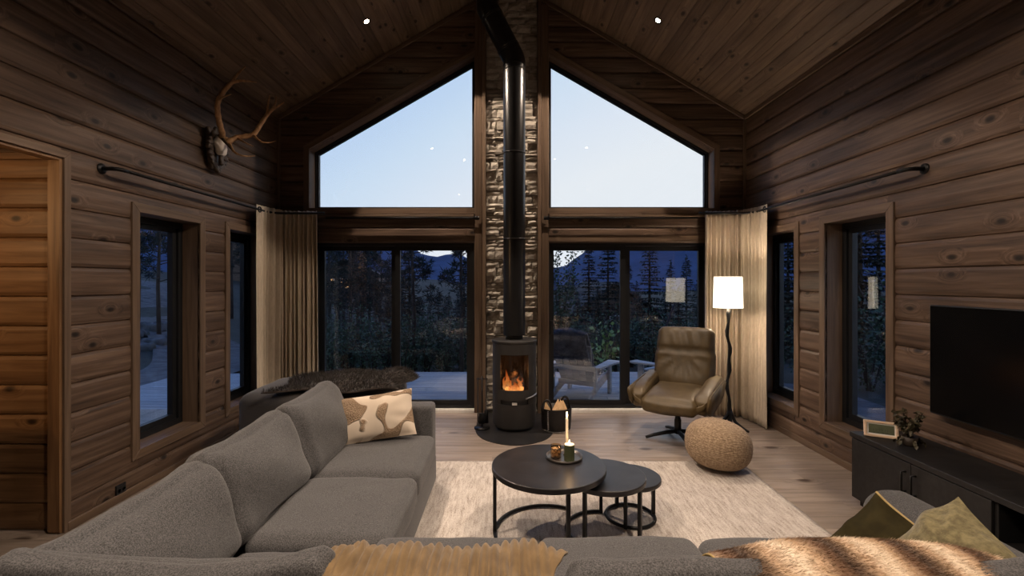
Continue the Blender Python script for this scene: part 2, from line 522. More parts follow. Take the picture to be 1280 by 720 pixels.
# back gable wall
TRI = [(.456, 2.50), (2.477, 2.50), (2.477, 3.224), (.456, 4.386)]
DOOR = (.456, 2.45, 0.0, 2.09)
mb = MB()
y0, y1 = LOGD, LOGD + SHEATH
for s in (-1, 1):
    for poly in ([(2.477, 0), (HALFW, 0), (HALFW, ZE), (2.477, 3.80)],
                 [(.33, 2.09), (2.477, 2.09), (2.477, 2.50), (.33, 2.50)],
                 [(.33, 4.386 + .07), (2.477, 3.224), (2.477, 3.85), (0, ZA), (0, 4.46), (.33, 4.46)],
                 [(0, 0), (.456, 0), (.456, 4.46), (0, 4.46)]):
        pts = [(XC + s*a, z) for a, z in poly]
        v = [(x, y0, z) for x, z in pts] + [(x, y1, z) for x, z in pts]
        n = len(pts)
        mb.add(v, [tuple(range(n)), tuple(range(n, 2*n))[::-1]] + [(i, n+i, n+(i+1) % n, (i+1) % n) for i in range(n)])
wb = mb.make('wall_back', LOG, None, M=MBACK, kind='structure')
def a_out(z): return min(HALFW, (ZA - z) / SL)
def a_open(z):
    if z <= 3.224: return 2.477
    return max(.40, .456 + (4.386 - z) / .575)
for s in (-1, 1):
    for z0, z1 in split_courses([2.50], 5.05):
        zm = (z0 + z1) / 2
        if zm < 2.0: fa = lambda z: 2.45
        elif zm < 2.50: fa = lambda z: .40
        else: fa = lambda z: max(.40, min(a_open(z), a_out(z)))
        g0 = lambda z, fa=fa: XC + s * (fa(z) if s > 0 else a_out(z))
        g1 = lambda z, fa=fa: XC + s * (a_out(z) if s > 0 else fa(z))
        log_piece(wb, g0, g1, z0, z1)

# rear wall and a short partition behind the camera
MREAR = Matrix.Translation((0, YR, 0)) @ Matrix.Rotation(math.pi, 4, 'Z')
mb = MB(); pts = [(-XR, 0), (-XL, 0), (-XL, ZE), (-XC, ZA), (-XR, ZE)]; n = 5
mb.add([(x, LOGD, z) for x, z in pts] + [(x, LOGD+SHEATH, z) for x, z in pts], [tuple(range(n)), tuple(range(n, 2*n))[::-1]] + [(i, n+i, n+(i+1) % n, (i+1) % n) for i in range(n)])
wre = mb.make('wall_rear', LOG, None, M=MREAR, kind='structure')
for z0, z1 in split_courses([], 5.05):
    log_piece(wre, lambda z: -XC - a_out(z), lambda z: -XC + a_out(z), z0, z1)
MPART = Matrix.Translation((0, -1.1, 0))@ Matrix.Rotation(math.pi, 4, 'Z')
mb = MB().box((-XR, LOGD, 0), (-1.35, LOGD+.06, ZE))
wpa = mb.make('wall_partition', LOG, None, M=MPART, kind='structure')
for z0, z1 in split_courses([], ZE): log_piece(wpa, -XR, -1.35, z0, z1)

# ceiling: sheathing with boards running towards the gable window
th = math.atan(SL); cth, sth = math.cos(th), math.sin(th)
mb = MB()
for s in (-1, 1):
    pts = [(XC + s*3.10, ZA - SL*3.10 + .03), (XC, ZA + .03), (XC, ZA + .25), (XC + s*3.10, ZA - SL*3.10 + .25)]
    v = [(x, YR - .1, z) for x, z in pts] + [(x, YB + .25, z) for x, z in pts]
    mb.add(v, [(0,1,2,3), (7,6,5,4)] + [(i, 4+i, 4+(i+1) % 4, (i+1) % 4) for i in range(4)])
ceil = mb.make('ceiling', CEILW, None, kind='structure')
NP = 28; SLEN = 2.90 / cth; PW = SLEN / NP
for s in (-1, 1):
    eave = Vector((XC + s*2.90, 0, ZA - SL*2.90))
    # local X -> world Y, local -Y -> into the room, local Z -> along the slope
    if s < 0: ax, ay, az = Vector((0,1,0)), Vector((-sth,0,cth)), Vector((cth,0,sth))
    else:     ax, ay, az = Vector((0,1,0)), Vector((sth,0,cth)), Vector((cth,0,-sth))
    org = eave if s < 0 else Vector((XC, 0, ZA))
    M = Matrix(((ax.x, ay.x, az.x, org.x), (ax.y, ay.y, az.y, org.y), (ax.z, ay.z, az.z, org.z), (0,0,0,1)))
    for k in range(NP):
        j = random.uniform(-1.5, 4.3)
        for a, b in ((YR, j), (j, YB + .02)):
            o = log_piece(ceil, a, b, k*PW, (k+1)*PW, depth=.025, bev=.006, mat=CEILW, name='ceiling_board')
            o.matrix_local = M

# floor boards run across the room
fl = MB().box((-5.1, YR - .1, -.2), (XR + .19, YB + .2, -.021)).make('floor', FLOORW, None, kind='structure')
MF = Matrix(((1,0,0,0), (0,0,1,0), (0,-1,0,0), (0,0,0,1)))
y = YR
rr = random.Random(5)
while y < YB + .03:
    w = .188; yy = min(y + w, YB + .06)
    x = XL - rr.uniform(.2, 1.9)
    x0 = XL
    while x0 < XR:
        x += 2.2
        x1 = min(max(x, x0 + .25), XR)
        if XR - x1 < .25: x1 = XR
        o = log_piece(fl, x0, x1, y, yy, depth=.021, bev=.0025, mat=FLOORW, name='floorboard'); o.matrix_local = MF
        x0 = x1
    y += w
y = .8
while y < 2.99:
    o = log_piece(fl, -5.0, XL, y, min(y + .188, 2.99), depth=.021, bev=.0025, mat=FLOORW, name='floorboard'); o.matrix_local = MF
    y += .188

# mouldings
def strip(name, p, q, w, h, up=Vector((0,0,1)), mat=TRIMW, parent=None, kind='structure', bev=.004):
    """bar from p to q, w across 'side' and h along up"""
    p = Vector(p); q = Vector(q); ax = (q - p); L = ax.length; ax.normalize()
    ay = up.cross(ax).normalized(); az = ax.cross(ay)
    M = Matrix(((ax.x, ay.x, az.x, p.x), (ax.y, ay.y, az.y, p.y), (ax.z, ay.z, az.z, p.z), (0,0,0,1)))
    v, f = rbox((0, -w/2, -h/2), (L, w/2, h/2), bev, 1)
    o = obj(name, v, f, mat, parent, M=M)
    if kind and not parent: o['kind'] = kind
    return o
k = 1
for s in (-1, 1):
    strip('trim_%d' % k, (XC + s*(HALFW-.02), YB - .012, ZA - SL*(HALFW-.02) - .035), (XC + s*.3, YB - .012, ZA - SL*.3 - .035), .024, .045, Vector((0,1,0)).cross(Vector((-s*cth,0,sth)))); k += 1
    strip('trim_%d' % k, (XC + s*(HALFW-.016), YB - .014, 0), (XC + s*(HALFW-.016), YB - .014, ZE), .03, .03, Vector((1,0,0))); k += 1
    # two upright boards between windows and stone
    strip('trim_%d' % k, (XC + s*.405, YB - .012, 0), (XC + s*.405, YB - .012, 4.98), .085, .045, Vector((0,1,0))); k += 1
    strip('trim_%d' % k, (XC + s*.336, YB - .036, 0), (XC + s*.336, YB - .036, 5.05), .042, .09, Vector((0,1,0))); k += 1
    # ledge over door and below gable window
    strip('trim_%d' % k, (XC + s*.46, YB - .02, 2.405), (XC + s*2.62, YB - .02, 2.405), .05, .03); k += 1
strip('baseboard_left', (XL + .010, 2.95, .03), (XL + .010, YB - .03, .03), .02, .06)
strip('baseboard_right', (XR - .010, 0, .03), (XR - .010, YB - .03, .03), .02, .06)
for s in (-1, 1):
    x = XC + s*(HALFW - .012)
    strip('trim_%d' % k, (x, YR, ZE - .025), (x, YB - .02, ZE - .025), .024, .05); k += 1

# ------------------------------------------------------------------ windows and doors
def offset_poly(poly, d):
    """positive d grows a counter-clockwise polygon"""
    n = len(poly); outp = []
    for i in range(n):
        p0, p1, p2 = Vector(poly[i-1]), Vector(poly[i]), Vector(poly[(i+1) % n])
        e1 = (p1-p0).normalized(); e2 = (p2-p1).normalized()
        n1 = Vector((e1.y, -e1.x)); n2 = Vector((e2.y, -e2.x))
        b = (n1 + n2); b.normalize()
        outp.append(p1 + b * d / max(.2, b.dot(n1)))
    return outp
def ring(parent, name, poly, d0, d1, y0, y1, mat, skip=(), bev=0):
    a = offset_poly(poly, d0); b = offset_poly(poly, d1); n = len(poly)
    for i in range(n):
        if i in skip: continue
        j = (i+1) % n
        e = (a[j] - a[i]).normalized()
        Mi = Matrix(((e.x, 0, -e.y, a[i].x), (0, 1, 0, 0), (e.y, 0, e.x, a[i].y), (0, 0, 0, 1)))
        inv = Mi.inverted()
        q = [a[i], a[j], b[j], b[i]]
        v = [inv @ Vector((p.x, y0, p.y)) for p in q] + [inv @ Vector((p.x, y1, p.y)) for p in q]
        f = [(0,1,2,3), (7,6,5,4), (0,4,5,1), (1,5,6,2), (2,6,7,3), (3,7,4,0)]
        bm = bmesh.new(); bv = [bm.verts.new(x) for x in v]
        for t in f: bm.faces.new([bv[c] for c in t])
        bmesh.ops.recalc_face_normals(bm, faces=bm.faces)
        if bev: bmesh.ops.bevel(bm, geom=list(bm.edges), offset=bev, segments=1, affect='EDGES')
        me = D.meshes.new(name); bm.to_mesh(me); bm.free(); me.materials.append(mat)
        link(name, me, parent, Mi)
def plate(parent, name, poly, y0, y1, mat):
    n = len(poly)
    v = [(p[0], y0, p[1]) for p in poly] + [(p[0], y1, p[1]) for p in poly]
    f = [tuple(range(n)), tuple(range(n, 2*n))[::-1]] + [(i, n+i, n+(i+1) % n, (i+1) % n) for i in range(n)]
    return obj(name, v, f, mat, parent)
def ccw(poly):
    A = sum(poly[i-1][0]*poly[i][1] - poly[i][0]*poly[i-1][1] for i in range(len(poly)))
    return poly if A > 0 else poly[::-1]
def window(name, M, poly, casing=.07, depth=.15, rim=.05, sash=.045):
    w = D.objects.new(name, None); w.empty_display_size = .1; COL.objects.link(w); w.matrix_world = M; w['kind'] = 'structure'
    poly = ccw(poly)
    ring(w, 'casing', poly, .0, casing, -.016, .012, TRIMW, bev=.002)
    ring(w, 'jamb', poly, -.001, .018, .012, depth + .05, TRIMW)
    ring(w, 'frame', poly, -rim, -.001, depth, depth + .06, FRAMEB)
    ring(w, 'sash', poly, -rim - sash, -rim, depth + .022, depth + .07, FRAMEB)
    pp = offset_poly(poly, -rim - sash + .004)
    plate(w, 'pane', pp, depth + .035, depth + .039, GLASS)
    plate(w, 'pane', pp, depth + .055, depth + .059, GLASS)
    return w
for i, (a, b) in enumerate(WIN):
    window('window_%d' % (i+1), MLEFT, [(a, WZ0), (b, WZ0), (b, WZ1), (a, WZ1)])
    window('window_%d' % (i+3), MRIGHT, [(-a, WZ0), (-b, WZ0), (-b, WZ1), (-a, WZ1)])
window('window_5', MBACK, [(XC - a, z) for a, z in TRI], depth=.15, rim=.022, sash=.02)
window('window_6', MBACK, [(XC + a, z) for a, z in TRI], depth=.15, rim=.022, sash=.02)
def sliding_door(name, s, g_in, g_out):
    w = D.objects.new(name, None); w.empty_display_size = .1; COL.objects.link(w); w.matrix_world = MBACK; w['kind'] = 'structure'
    q = lambda a0, a1, z0, z1: ccw([(XC + s*a0, z0), (XC + s*a1, z0), (XC + s*a1, z1), (XC + s*a0, z1)])
    op = q(.456, 2.45, .0, 2.09)
    ring(w, 'casing', op, 0, .075, -.018, .012, TRIMW, skip=(0,), bev=.002)
    ring(w, 'frame', q(.456, 2.45, .03, 2.09), -.05, -.001, .03, .17, FRAMEB)
    for (ga, gb), y in ((g_in, .05), (g_out, .105)):
        sp = q(ga, gb, .135, 1.985)
        ring(w, 'sash', sp, .0, .062, y, y + .045, FRAMEB)
        pp = offset_poly(sp, .004)
        plate(w, 'pane', pp, y + .012, y + .016, GLASS)
        plate(w, 'pane', pp, y + .030, y + .034, GLASS)
    v, f = rbox((XC + s*g_in[0] - .02, .018, .95), (XC + s*g_in[0] + .02, .05, 1.12), .006)
    h = obj('handle', v, f, FRAMEB, w); 
    for ob in (h,):
        ob.location.x = -s*.028
    mb = MB(); x0, x1 = sorted((XC + s*.46, XC + s*2.44))
    mb.box((x0, -.035, 0.0), (x1, .03, .034)); mb.box((x0, -.012, .034), (x1, .03, .040))
    mb.make('threshold', ALU, w)
    return w
sliding_door('door_1', -1, (.555, 1.38), (1.50, 2.335))
sliding_door('door_2', 1, (.52, 1.345), (1.475, 2.335))

# hall beyond the doorway on the left
MH = Matrix.Translation((0, 2.96, 0))
wh = MB().box((-5.0, LOGD, 0), (XL - LOGD - .01, LOGD+.1, 2.6)).make('wall_hall', LOG, None, M=MH, kind='structure')
LOGH = wood('honey_pine_log', (.085, .042, .018), (.165, .088, .040), (.235, .135, .065), rough=.5, vary=.2)
for z0, z1 in split_courses([], 2.41): log_piece(wh, -5.0, XL - LOGD, z0, z1, mat=LOGH)
strip('trim_%d' % k, (-5, 2.945, 2.40), (XL - LOGD, 2.945, 2.40), .03, .045, mat=LOGH); k += 1
hr = MB().box((-5.12, .7, 0), (-5.0, 3.1, 2.6)).make('wall_hall_end', LOG, None, kind='structure')
hr2 = MB().box((-5.0, .68, 0), (XL - .19, .8, 2.6)).make('wall_hall_rear', LOG, None, kind='structure')
hc = MB().box((-5.1, .7, 2.47), (XL - .18, 3.1, 2.6)).make('ceiling_hall', LOGH, None, kind='structure')
y = .8
while y < 2.96:
    o = MB().box((-5.0, y + .002, 2.45), (XL - .07, min(y + .12, 2.96) - .002, 2.47)).make('ceiling_board', LOGH, hc); y += .12
# doorway lining and casing
dw = D.objects.new('door_3', None); COL.objects.link(dw); dw.matrix_world = MLEFT; dw['kind'] = 'structure'
op = ccw([(DOORWAY[0], 0), (DOORWAY[1], 0), (DOORWAY[1], DOORWAY[3]), (DOORWAY[0], DOORWAY[3])])
ring(dw, 'casing', op, 0, .045, -.016, .012, TRIMW, skip=(0,), bev=.002)
ring(dw, 'jamb', op, -.018, 0, .0, .075, LOGH, skip=(0,))

# stone pillar behind the stove
pil = MB().box((XC - .30, YB - .005, 0), (XC + .30, YB + LOGD, ZA - SL*.3 - .02)).make('stone_pillar', STONE, None, label='stacked grey brown ledgestone pillar rising behind the black stove', cat='pillar')
rs = random.Random(21)
z = 0.0
stones = []
while z < 5.05:
    top = z > 3.92
    h = rs.uniform(.075, .115) if top else rs.choice((.03, .04, .05, .05, .06, .08, .10))
    z1 = min(z + h, 5.10)
    x = XC - .312 - rs.uniform(0, .06)
    while x < XC + .312 - .01:
        w = rs.uniform(.12, .22) if top else rs.uniform(.08, .22) if h < .07 else rs.uniform(.07, .16)
        x0_ = max(x, XC - .312)
        x1 = min(x + w, XC + .312)
        if XC + .312 - x1 < .05: x1 = XC + .312
        if x1 - x0_ > .02: stones.append((x0_, x1, z, z1, top))
        x = x1
    z = z1
# stones hidden behind the flue go into one joined part, the 300 that show largest are single stones
def shown(s_):
    w_ = max(0, min(s_[1], XC - .13) - s_[0]) + max(0, s_[1] - max(s_[0], XC + .13))
    if s_[4]: w_ = s_[1] - s_[0]
    return w_ * (s_[3] - s_[2])
stones.sort(key=shown, reverse=True)
rest = MB()
for si, (x0, x1, z0, z1, top) in enumerate(stones):
    g = .0025; nx = 4 if x1 - x0 > .15 else 3; nz = 2
    dep = rs.uniform(.030, .042) if top else rs.uniform(.020, .070)
    fr = []
    for j in range(nz + 1):
        for i in range(nx + 1):
            u, w_ = i/nx, j/nz
            e = 0 if (i in (0, nx) or j in (0, nz)) else 1
            jx = rs.uniform(-.006, .006) * (0 if i in (0, nx) else 1); 
            fr.append(Vector((x0 + g + (x1-x0-2*g)*u + jx, YB - dep + (0 if e else rs.uniform(.002, .012)) - rs.uniform(0, .004 if top else .013)*e,
                              z0 + g + (z1-z0-2*g)*w_ + rs.uniform(-.003, .003))))
    n = len(fr)
    rim = [i for i in range(nx)] + [j*(nx+1)+nx for j in range(nz)] + [nz*(nx+1)+nx-i for i in range(nx)] + [(nz-j)*(nx+1) for j in range(nz)]
    bk = [Vector((fr[i].x, YB, fr[i].z)) for i in rim]
    f = [(j*(nx+1)+i, j*(nx+1)+i+1, (j+1)*(nx+1)+i+1, (j+1)*(nx+1)+i) for j in range(nz) for i in range(nx)]
    m = len(rim)
    f += [(rim[(q+1) % m], rim[q], n+q, n+(q+1) % m) for q in range(m)]
    if si < 300: obj('stone', fr + bk, f, STONE, pil)
    else: rest.add(fr + bk, f)
rest.make('rubble_stones', STONE, pil, kind='stuff')

# ceiling downlights
def downlight(x, y, label, watts=DOWNLIGHT_W, size=90):
    s = -1 if x < XC else 1
    c = Vector((x, y, ZA - SL*abs(x - XC)))
    nrm = Vector((-s*sth, 0, -cth))
    r = empty('ceiling_downlight', c, label=label, cat='downlight', group='recessed downlights in the sloping ceiling')
    q = nrm.to_track_quat('Z', 'Y').to_matrix().to_4x4()
    v, f = lathe([(.030, .004), (.044, .006), (.046, .001), (.046, -.004), (.030, -.004)], 24, closed=True)
    obj('rim', v, f, BLACKM, r, True, M=q)
    v, f = lathe([(.0, .003), (.026, .003), (.026, -.002), (0, -.002)], 20)
    obj('lens', v, f, LAMPL, r, M=q)
    l = D.lights.new('downlight_beam', 'SPOT'); l.energy = watts; l.color = WARM; l.spot_size = R(size); l.spot_blend = .12; l.shadow_soft_size = .025
    o = D.objects.new('downlight_beam', l); COL.objects.link(o)
    o.parent = r; o.matrix_local = (Matrix.Translation(nrm * .012) @ (-nrm).to_track_quat('Z', 'Y').to_matrix().to_4x4())
LAMPL = emit('downlight_lens', (1.0, .80, .58), 55)
downlight(-1.535, 4.95, 'lit recessed downlight in left ceiling slope near the gable window')
downlight(1.585, 4.93, 'lit recessed downlight in right ceiling slope near the gable window')
downlight(-1.6, 2.18, 'recessed downlight in left ceiling slope above the grey sofa')
downlight(1.6, 2.12, 'recessed downlight in right ceiling slope above the media cabinet side')
downlight(-1.13, .23, 'recessed downlight in left ceiling slope above the camera')
downlight(1.13, .23, 'recessed downlight in right ceiling slope above the camera')
downlight(2.1, -.75, 'recessed downlight washing the partition wall behind the camera', 40)
downlight(-1.6, -2.9, 'recessed downlight in left ceiling slope washing the rear wall', 40)
# ================================================================== furniture
def T(x, y, z): return Matrix.Translation((x, y, z))
def RX(a): return Matrix.Rotation(R(a), 4, 'X')
def RY(a): return Matrix.Rotation(R(a), 4, 'Y')
def RZ(a): return Matrix.Rotation(R(a), 4, 'Z')
def part(name, vf, mat, parent, M=None, smooth=True, **kw):
    return obj(name, vf[0], vf[1], mat, parent, smooth, M, **kw)

# ---- rug
def rug_mat():
    m, t, b = newmat('loop_wool_rug')
    b.inputs['Roughness'].default_value = 1.0
    _, s = coords(t, (46, 7, 10), False)
    n = nn(t, 'ShaderNodeTexNoise'); n.inputs['Scale'].default_value = 1; n.inputs['Detail'].default_value = 7; n.inputs['Roughness'].default_value = .78
    t.links.new(s, n.inputs['Vector'])
    _, s2 = coords(t, (150, 90, 60), False)
    n2 = nn(t, 'ShaderNodeTexNoise'); n2.inputs['Scale'].default_value = 1; n2.inputs['Detail'].default_value = 2
    t.links.new(s2, n2.inputs['Vector'])
    a = nn(t, 'ShaderNodeMath', operation='MULTIPLY_ADD'); t.links.new(n2.outputs[0], a.inputs[0]); a.inputs[1].default_value = .55; t.links.new(n.outputs[0], a.inputs[2])
    r = ramp_node(t, [(.55, (.22, .175, .15)), (.74, (.48, .43, .385)), (.95, (.66, .615, .57))], a.outputs[0])
    t.links.new(r.outputs[0], b.inputs['Base Color'])
    add_bump(t, b, a.outputs[0], .9, .006)
    return m
RUG = rug_mat()
rug = empty('rug', (.53, 2.85, 0), label='cream and beige flecked wool rug under the nesting tables', cat='rug')
def rugf(u, v):
    x = -1.5 + 3.0*u; y = -1.25 + 2.5*v
    e = min(u, 1-u, v, 1-v)
    return Vector((x, y, .006 + .010 * min(1, e*60) + .0025*noise.noise(Vector((x*9, y*9, 0)))))
part('pile', shellgrid(90, 76, rugf, .006), RUG, rug)

# ---- sectional sofa (U shaped)
sofa = empty('sectional_sofa', (0, 2.2, 0), label='large U shaped grey fabric sectional sofa around the rug', cat='sofa')
so = T(0, -2.2, 0)
def sofa_part(name, vf, M=None, mat=SOFA): return part(name, vf, mat, sofa, so @ (M or Matrix()))
def sbox(name, lo, hi, b=.035, mat=SOFA):
    v, f = rbox(lo, hi, b, 3)
    return part(name, (v, f), mat, sofa, so, True)
Z0 = .02
sbox('base', (-1.62, 2.10, Z0+.05), (-.56, 3.55, .30))
sbox('base', (-1.62, 1.05, Z0+.05), (1.60, 2.09, .30))
sbox('back_frame', (-1.70, 1.02, Z0+.05), (-1.46, 3.60, .64), .05)
sbox('back_frame', (-1.45, .98, Z0+.05), (1.86, 1.16, .66), .05)
sbox('arm', (-1.60, 3.49, Z0+.05), (-.585, 3.68, .655), .035)
def armr(ex, q):
    return ex + Vector((0, 0, .012*noise.noise(ex*5)))
sofa_part('arm', softbox(.125, .53, .285, .11, 16, puff=(.01, .0, .012), wr=.004, fn=armr), T(1.775, 1.70, .345))
for x, y in ((-1.55, 3.6), (-.66, 3.6), (-1.55, 1.2), (1.75, 1.15), (1.75, 2.1), (.1, 1.15)):
    part('leg', lathe([(.022, Z0), (.028, .075)], 12), BLACKM, sofa, so @ T(x, y, 0))
def seatfn(front):
    def fn(ex, q):
        return ex
    return fn
def seat(cx, cy, w, d, seed, zt=.455, M=None):
    sofa_part('seat_cushion', softbox(w/2, d/2, .088, .055, 18, puff=(.006, .006, .018), wr=.006, ws=5, seed=seed), T(cx, cy, zt - .10))
seat(-.88, 3.12, .66, .735, 1, .462)
seat(-.87, 2.405, .66, .70, 2, .458)
seat(-.90, 1.70, .60, .70, 3, .43)
seat(-.245, 1.72, .725, .78, 4, .462)
seat(.482, 1.72, .710, .78, 5, .462)
seat(1.245, 1.72, .80, .78, 6, .462)
def back_cushion(cx, cy, rz, w, h, t, lean, seed, z=.42, sag=0.02, bump=1.0, lift=.0):
    """front face looks along local -Y before rz"""
    def fn(ex, q):
        # q: x across, y depth, z height
        top = max(0, q.z)
        ex = ex.copy()
        ex.z -= sag * (1 - q.x*q.x) * top - .018 * abs(q.x)**4 * top
        ex.z += lift * q.x * top
        ex.y *= 1 - .42 * top**2.2
        # puckered corners
        c = abs(q.x)**6 * top
        ex += Vector(noise.noise_vector(ex*16 + Vector((seed*5, 0, 0)))) * .012 * c * bump
        # long soft folds
        ex.y -= .008 * math.sin(ex.x*9 + ex.z*13 + seed) * (1 - top*.5)
        return ex
    v, f = softbox(w/2, t/2, h/2, .075, 20, puff=(.02, .035, .01), wr=.010, ws=4.5, seed=seed+20, fn=fn)
    M = T(cx, cy, z) @ RZ(rz) @ RX(-lean) @ T(0, t/2, h/2)
    sofa_part('back_cushion', (v, f), M)
# left run (front towards +x -> rz=90)
back_cushion(-1.13, 3.10, 90, .74, .48, .22, 18, 1, z=.43)
back_cushion(-1.15, 2.385, 90, .74, .46, .23, 18, 2, z=.43)
back_cushion(-1.14, 1.685, 90, .74, .44, .24, 19, 3, z=.43)
# near run (front towards +y -> rz=180)
back_cushion(-.95, 1.47, 180, .90, .47, .20, 14, 4, z=.43, sag=.075)
back_cushion(-.20, 1.47, 180, .72, .355, .20, 14, 5, z=.43, sag=.01)
back_cushion(.475, 1.47, 180, .62, .42, .20, 14, 6, z=.43, sag=.005)
back_cushion(1.17, 1.47, 180, .74, .42, .20, 14, 7, z=.43, sag=.02)

# ---- cushions
def patch_mat():
    m, t, b = newmat('cream_tufted_linen')
    b.inputs['Roughness'].default_value = 1
    _, s = coords(t, (5.2, 5.2, 2.5), False)
    n = nn(t, 'ShaderNodeTexNoise'); n.inputs['Scale'].default_value = 1; n.inputs['Detail'].default_value = .4; n.inputs['Distortion'].default_value = .9
    t.links.new(s, n.inputs['Vector'])
    mr = nn(t, 'ShaderNodeMapRange'); mr.inputs[1].default_value = .505; mr.inputs[2].default_value = .53
    t.links.new(n.outputs[0], mr.inputs[0])
    _, s3 = coords(t, (130, 130, 130), False)
    n3 = nn(t, 'ShaderNodeTexNoise'); n3.inputs['Scale'].default_value = 1; t.links.new(s3, n3.inputs['Vector'])
    r = ramp_node(t, [(.3, (.22, .15, .095)), (.7, (.38, .28, .19))], n3.outputs[0])
    mx = nn(t, 'ShaderNodeMix', data_type='RGBA'); t.links.new(mr.outputs[0], mx.inputs['Factor'])
    mx.inputs[6].default_value = (.62, .53, .43, 1); t.links.new(r.outputs[0], mx.inputs[7])
    t.links.new(mx.outputs[2], b.inputs['Base Color'])
    h = nn(t, 'ShaderNodeMath', operation='MULTIPLY'); a = nn(t, 'ShaderNodeMath', operation='ADD'); a.inputs[1].default_value = .6
    t.links.new(n3.outputs[0], a.inputs[0]); t.links.new(a.outputs[0], h.inputs[0]); t.links.new(mr.outputs[0], h.inputs[1])
    add_bump(t, b, h.outputs[0], .9, .012)
    return m
PATCH = patch_mat()
VELVET = simple('olive_velvet', (.016, .0125, .004), (.034, .027, .009), (8, 8, 8), .8, bump=.2, dist=.01)
VELVET.node_tree.nodes['Principled BSDF'].inputs['Specular IOR Level'].default_value = .1
VELVET2 = simple('pale_olive_plush', (.080, .066, .027), (.175, .148, .070), (45, 45, 45), .85, bump=.7, dist=.008, sheen=.2)
GOLD = simple('gold_piping', (.30, .21, .08), (.36, .26, .10), (60, 60, 60), .6)
c = empty('cushion', (-.965, 3.35, .455), label='cream cushion with tufted beige patches on far end of grey sofa', cat='cushion')
part('cover', pillow(.54, .34, .17, seed=1, wr=.010), PATCH, c, T(.0, .0, .165) @ RZ(9) @ RX(62) @ RZ(7))
def corner_pillow(name_label, Tp, Lp, Rp, size, thick, seed, mat, wr):
    # a cushion hung between three of its corners: top, left and right
    u = (Lp - Tp).normalized(); v_ = (Rp - Tp); v_ = (v_ - u*v_.dot(u)).normalized(); n_ = u.cross(v_)
    cc = Tp + (u + v_)*size*.47
    base = Vector((cc.x, cc.y, .46))
    c = empty('cushion', base, label=name_label, cat='cushion')
    d_ = cc - base
    M = Matrix(((u.x, v_.x, n_.x, d_.x), (u.y, v_.y, n_.y, d_.y), (u.z, v_.z, n_.z, d_.z), (0, 0, 0, 1)))
    vf = pillow(size, size, thick, seed=seed, wr=wr)
    part('cover', vf, mat, c, M)
    return c, vf, M
c, vf, MM = corner_pillow('dark olive velvet cushion with gold piping on near right sofa seat', P(1097, 620, 1.78), P(1022, 688, 1.82), P(1136, 684, 1.64), .34, .20, 4, VELVET, .017)
part('piping', tube([Vector(vf[0][j*23]) for j in range(23)], .005, 6), GOLD, c, MM, label='gold piping along the cushion edge')
corner_pillow('pale olive plush cushion leaning on right sofa arm', P(1197, 627, 1.55), P(1126, 672, 1.62), P(1216, 702, 1.44), .33, .21, 6, VELVET2, .018)

# ---- throws
def ribbed_mat():
    m, t, b = newmat('mustard_ribbed_plush')
    b.inputs['Roughness'].default_value = .9; b.inputs['Sheen Weight'].default_value = .2
    _, s = coords(t, (16, 16, 16), False)
    n = nn(t, 'ShaderNodeTexNoise'); n.inputs['Scale'].default_value = 1; n.inputs['Detail'].default_value = 5
    t.links.new(s, n.inputs['Vector'])
    r = ramp_node(t, [(.3, (.105, .064, .024)), (.7, (.185, .120, .052))], n.outputs[0])
    t.links.new(r.outputs[0], b.inputs['Base Color'])
    add_bump(t, b, n.outputs[0], .4, .006)
    return m
MUST = ribbed_mat()
def path(pts):
    pts = [Vector(p) for p in pts]; d = [0]
    for a, b in zip(pts[:-1], pts[1:]): d.append(d[-1] + (b-a).length)
    def f(t):
        s = t * d[-1]
        for i in range(len(pts)-1):
            if s <= d[i+1] or i == len(pts)-2:
                u = (s - d[i]) / max(1e-9, d[i+1]-d[i])
                p0 = pts[max(0, i-1)]; p1 = pts[i]; p2 = pts[i+1]; p3 = pts[min(len(pts)-1, i+2)]
                return .5*((2*p1) + (-p0+p2)*u + (2*p0-5*p1+4*p2-p3)*u*u + (-p0+3*p1-3*p2+p3)*u**3)
    return f
pth = path([(0, 1.74, .46), (0, 1.60, .475), (0, 1.53, .56), (0, 1.445, .68), (0, 1.40, .755), (0, 1.33, .782), (0, 1.24, .775), (0, 1.14, .76), (0, 1.0, .70), (0, .965, .60), (0, .955, .35)])
def throwf(u, v):
    v = 1 - v
    p = pth(v)
    x = -.60 + .75*u
    t = (pth(min(1, v+.01)) - pth(max(0, v-.01))).normalized()
    nrm = Vector((0, t.z, -t.y)); nrm = -nrm if nrm.z < -.2 or (abs(nrm.z) <= .2 and (nrm.y > 0) != (v < .4)) else nrm
    xx = x + .06*noise.noise(Vector((x*5, p.y*6, p.z*5)))
    ropes = 1 + .12*math.sin(p.y*90 + 2.1*math.floor(xx*35)) * (.5 + noise.noise(Vector((x*4, 1, p.y*4))))
    rib = abs(math.sin(math.pi * (xx*35))) ** .8 * ropes
    fold = abs(noise.noise(Vector((x*8.5 + 3, p.y*6, p.z*4))))*.034 + noise.noise(Vector((x*11, p.y*4 + 5, 0)))*.010
    env = min(1, u*14) * min(1, (1-u)*14)
    droop = -.035 * (1 - min(1, u*5))**2
    return Vector((xx, p.y, p.z + droop)) + nrm * (.012 + (rib*.015 + fold + .012) * (.35 + .65*env))
c = empty('ribbed_throw', (-.25, 1.33, .86), label='mustard ribbed plush throw bunched over near sofa backrest', cat='throw')
part('blanket', shellgrid(300, 90, throwf, .006), MUST, c, T(.25, -1.33, -.86))

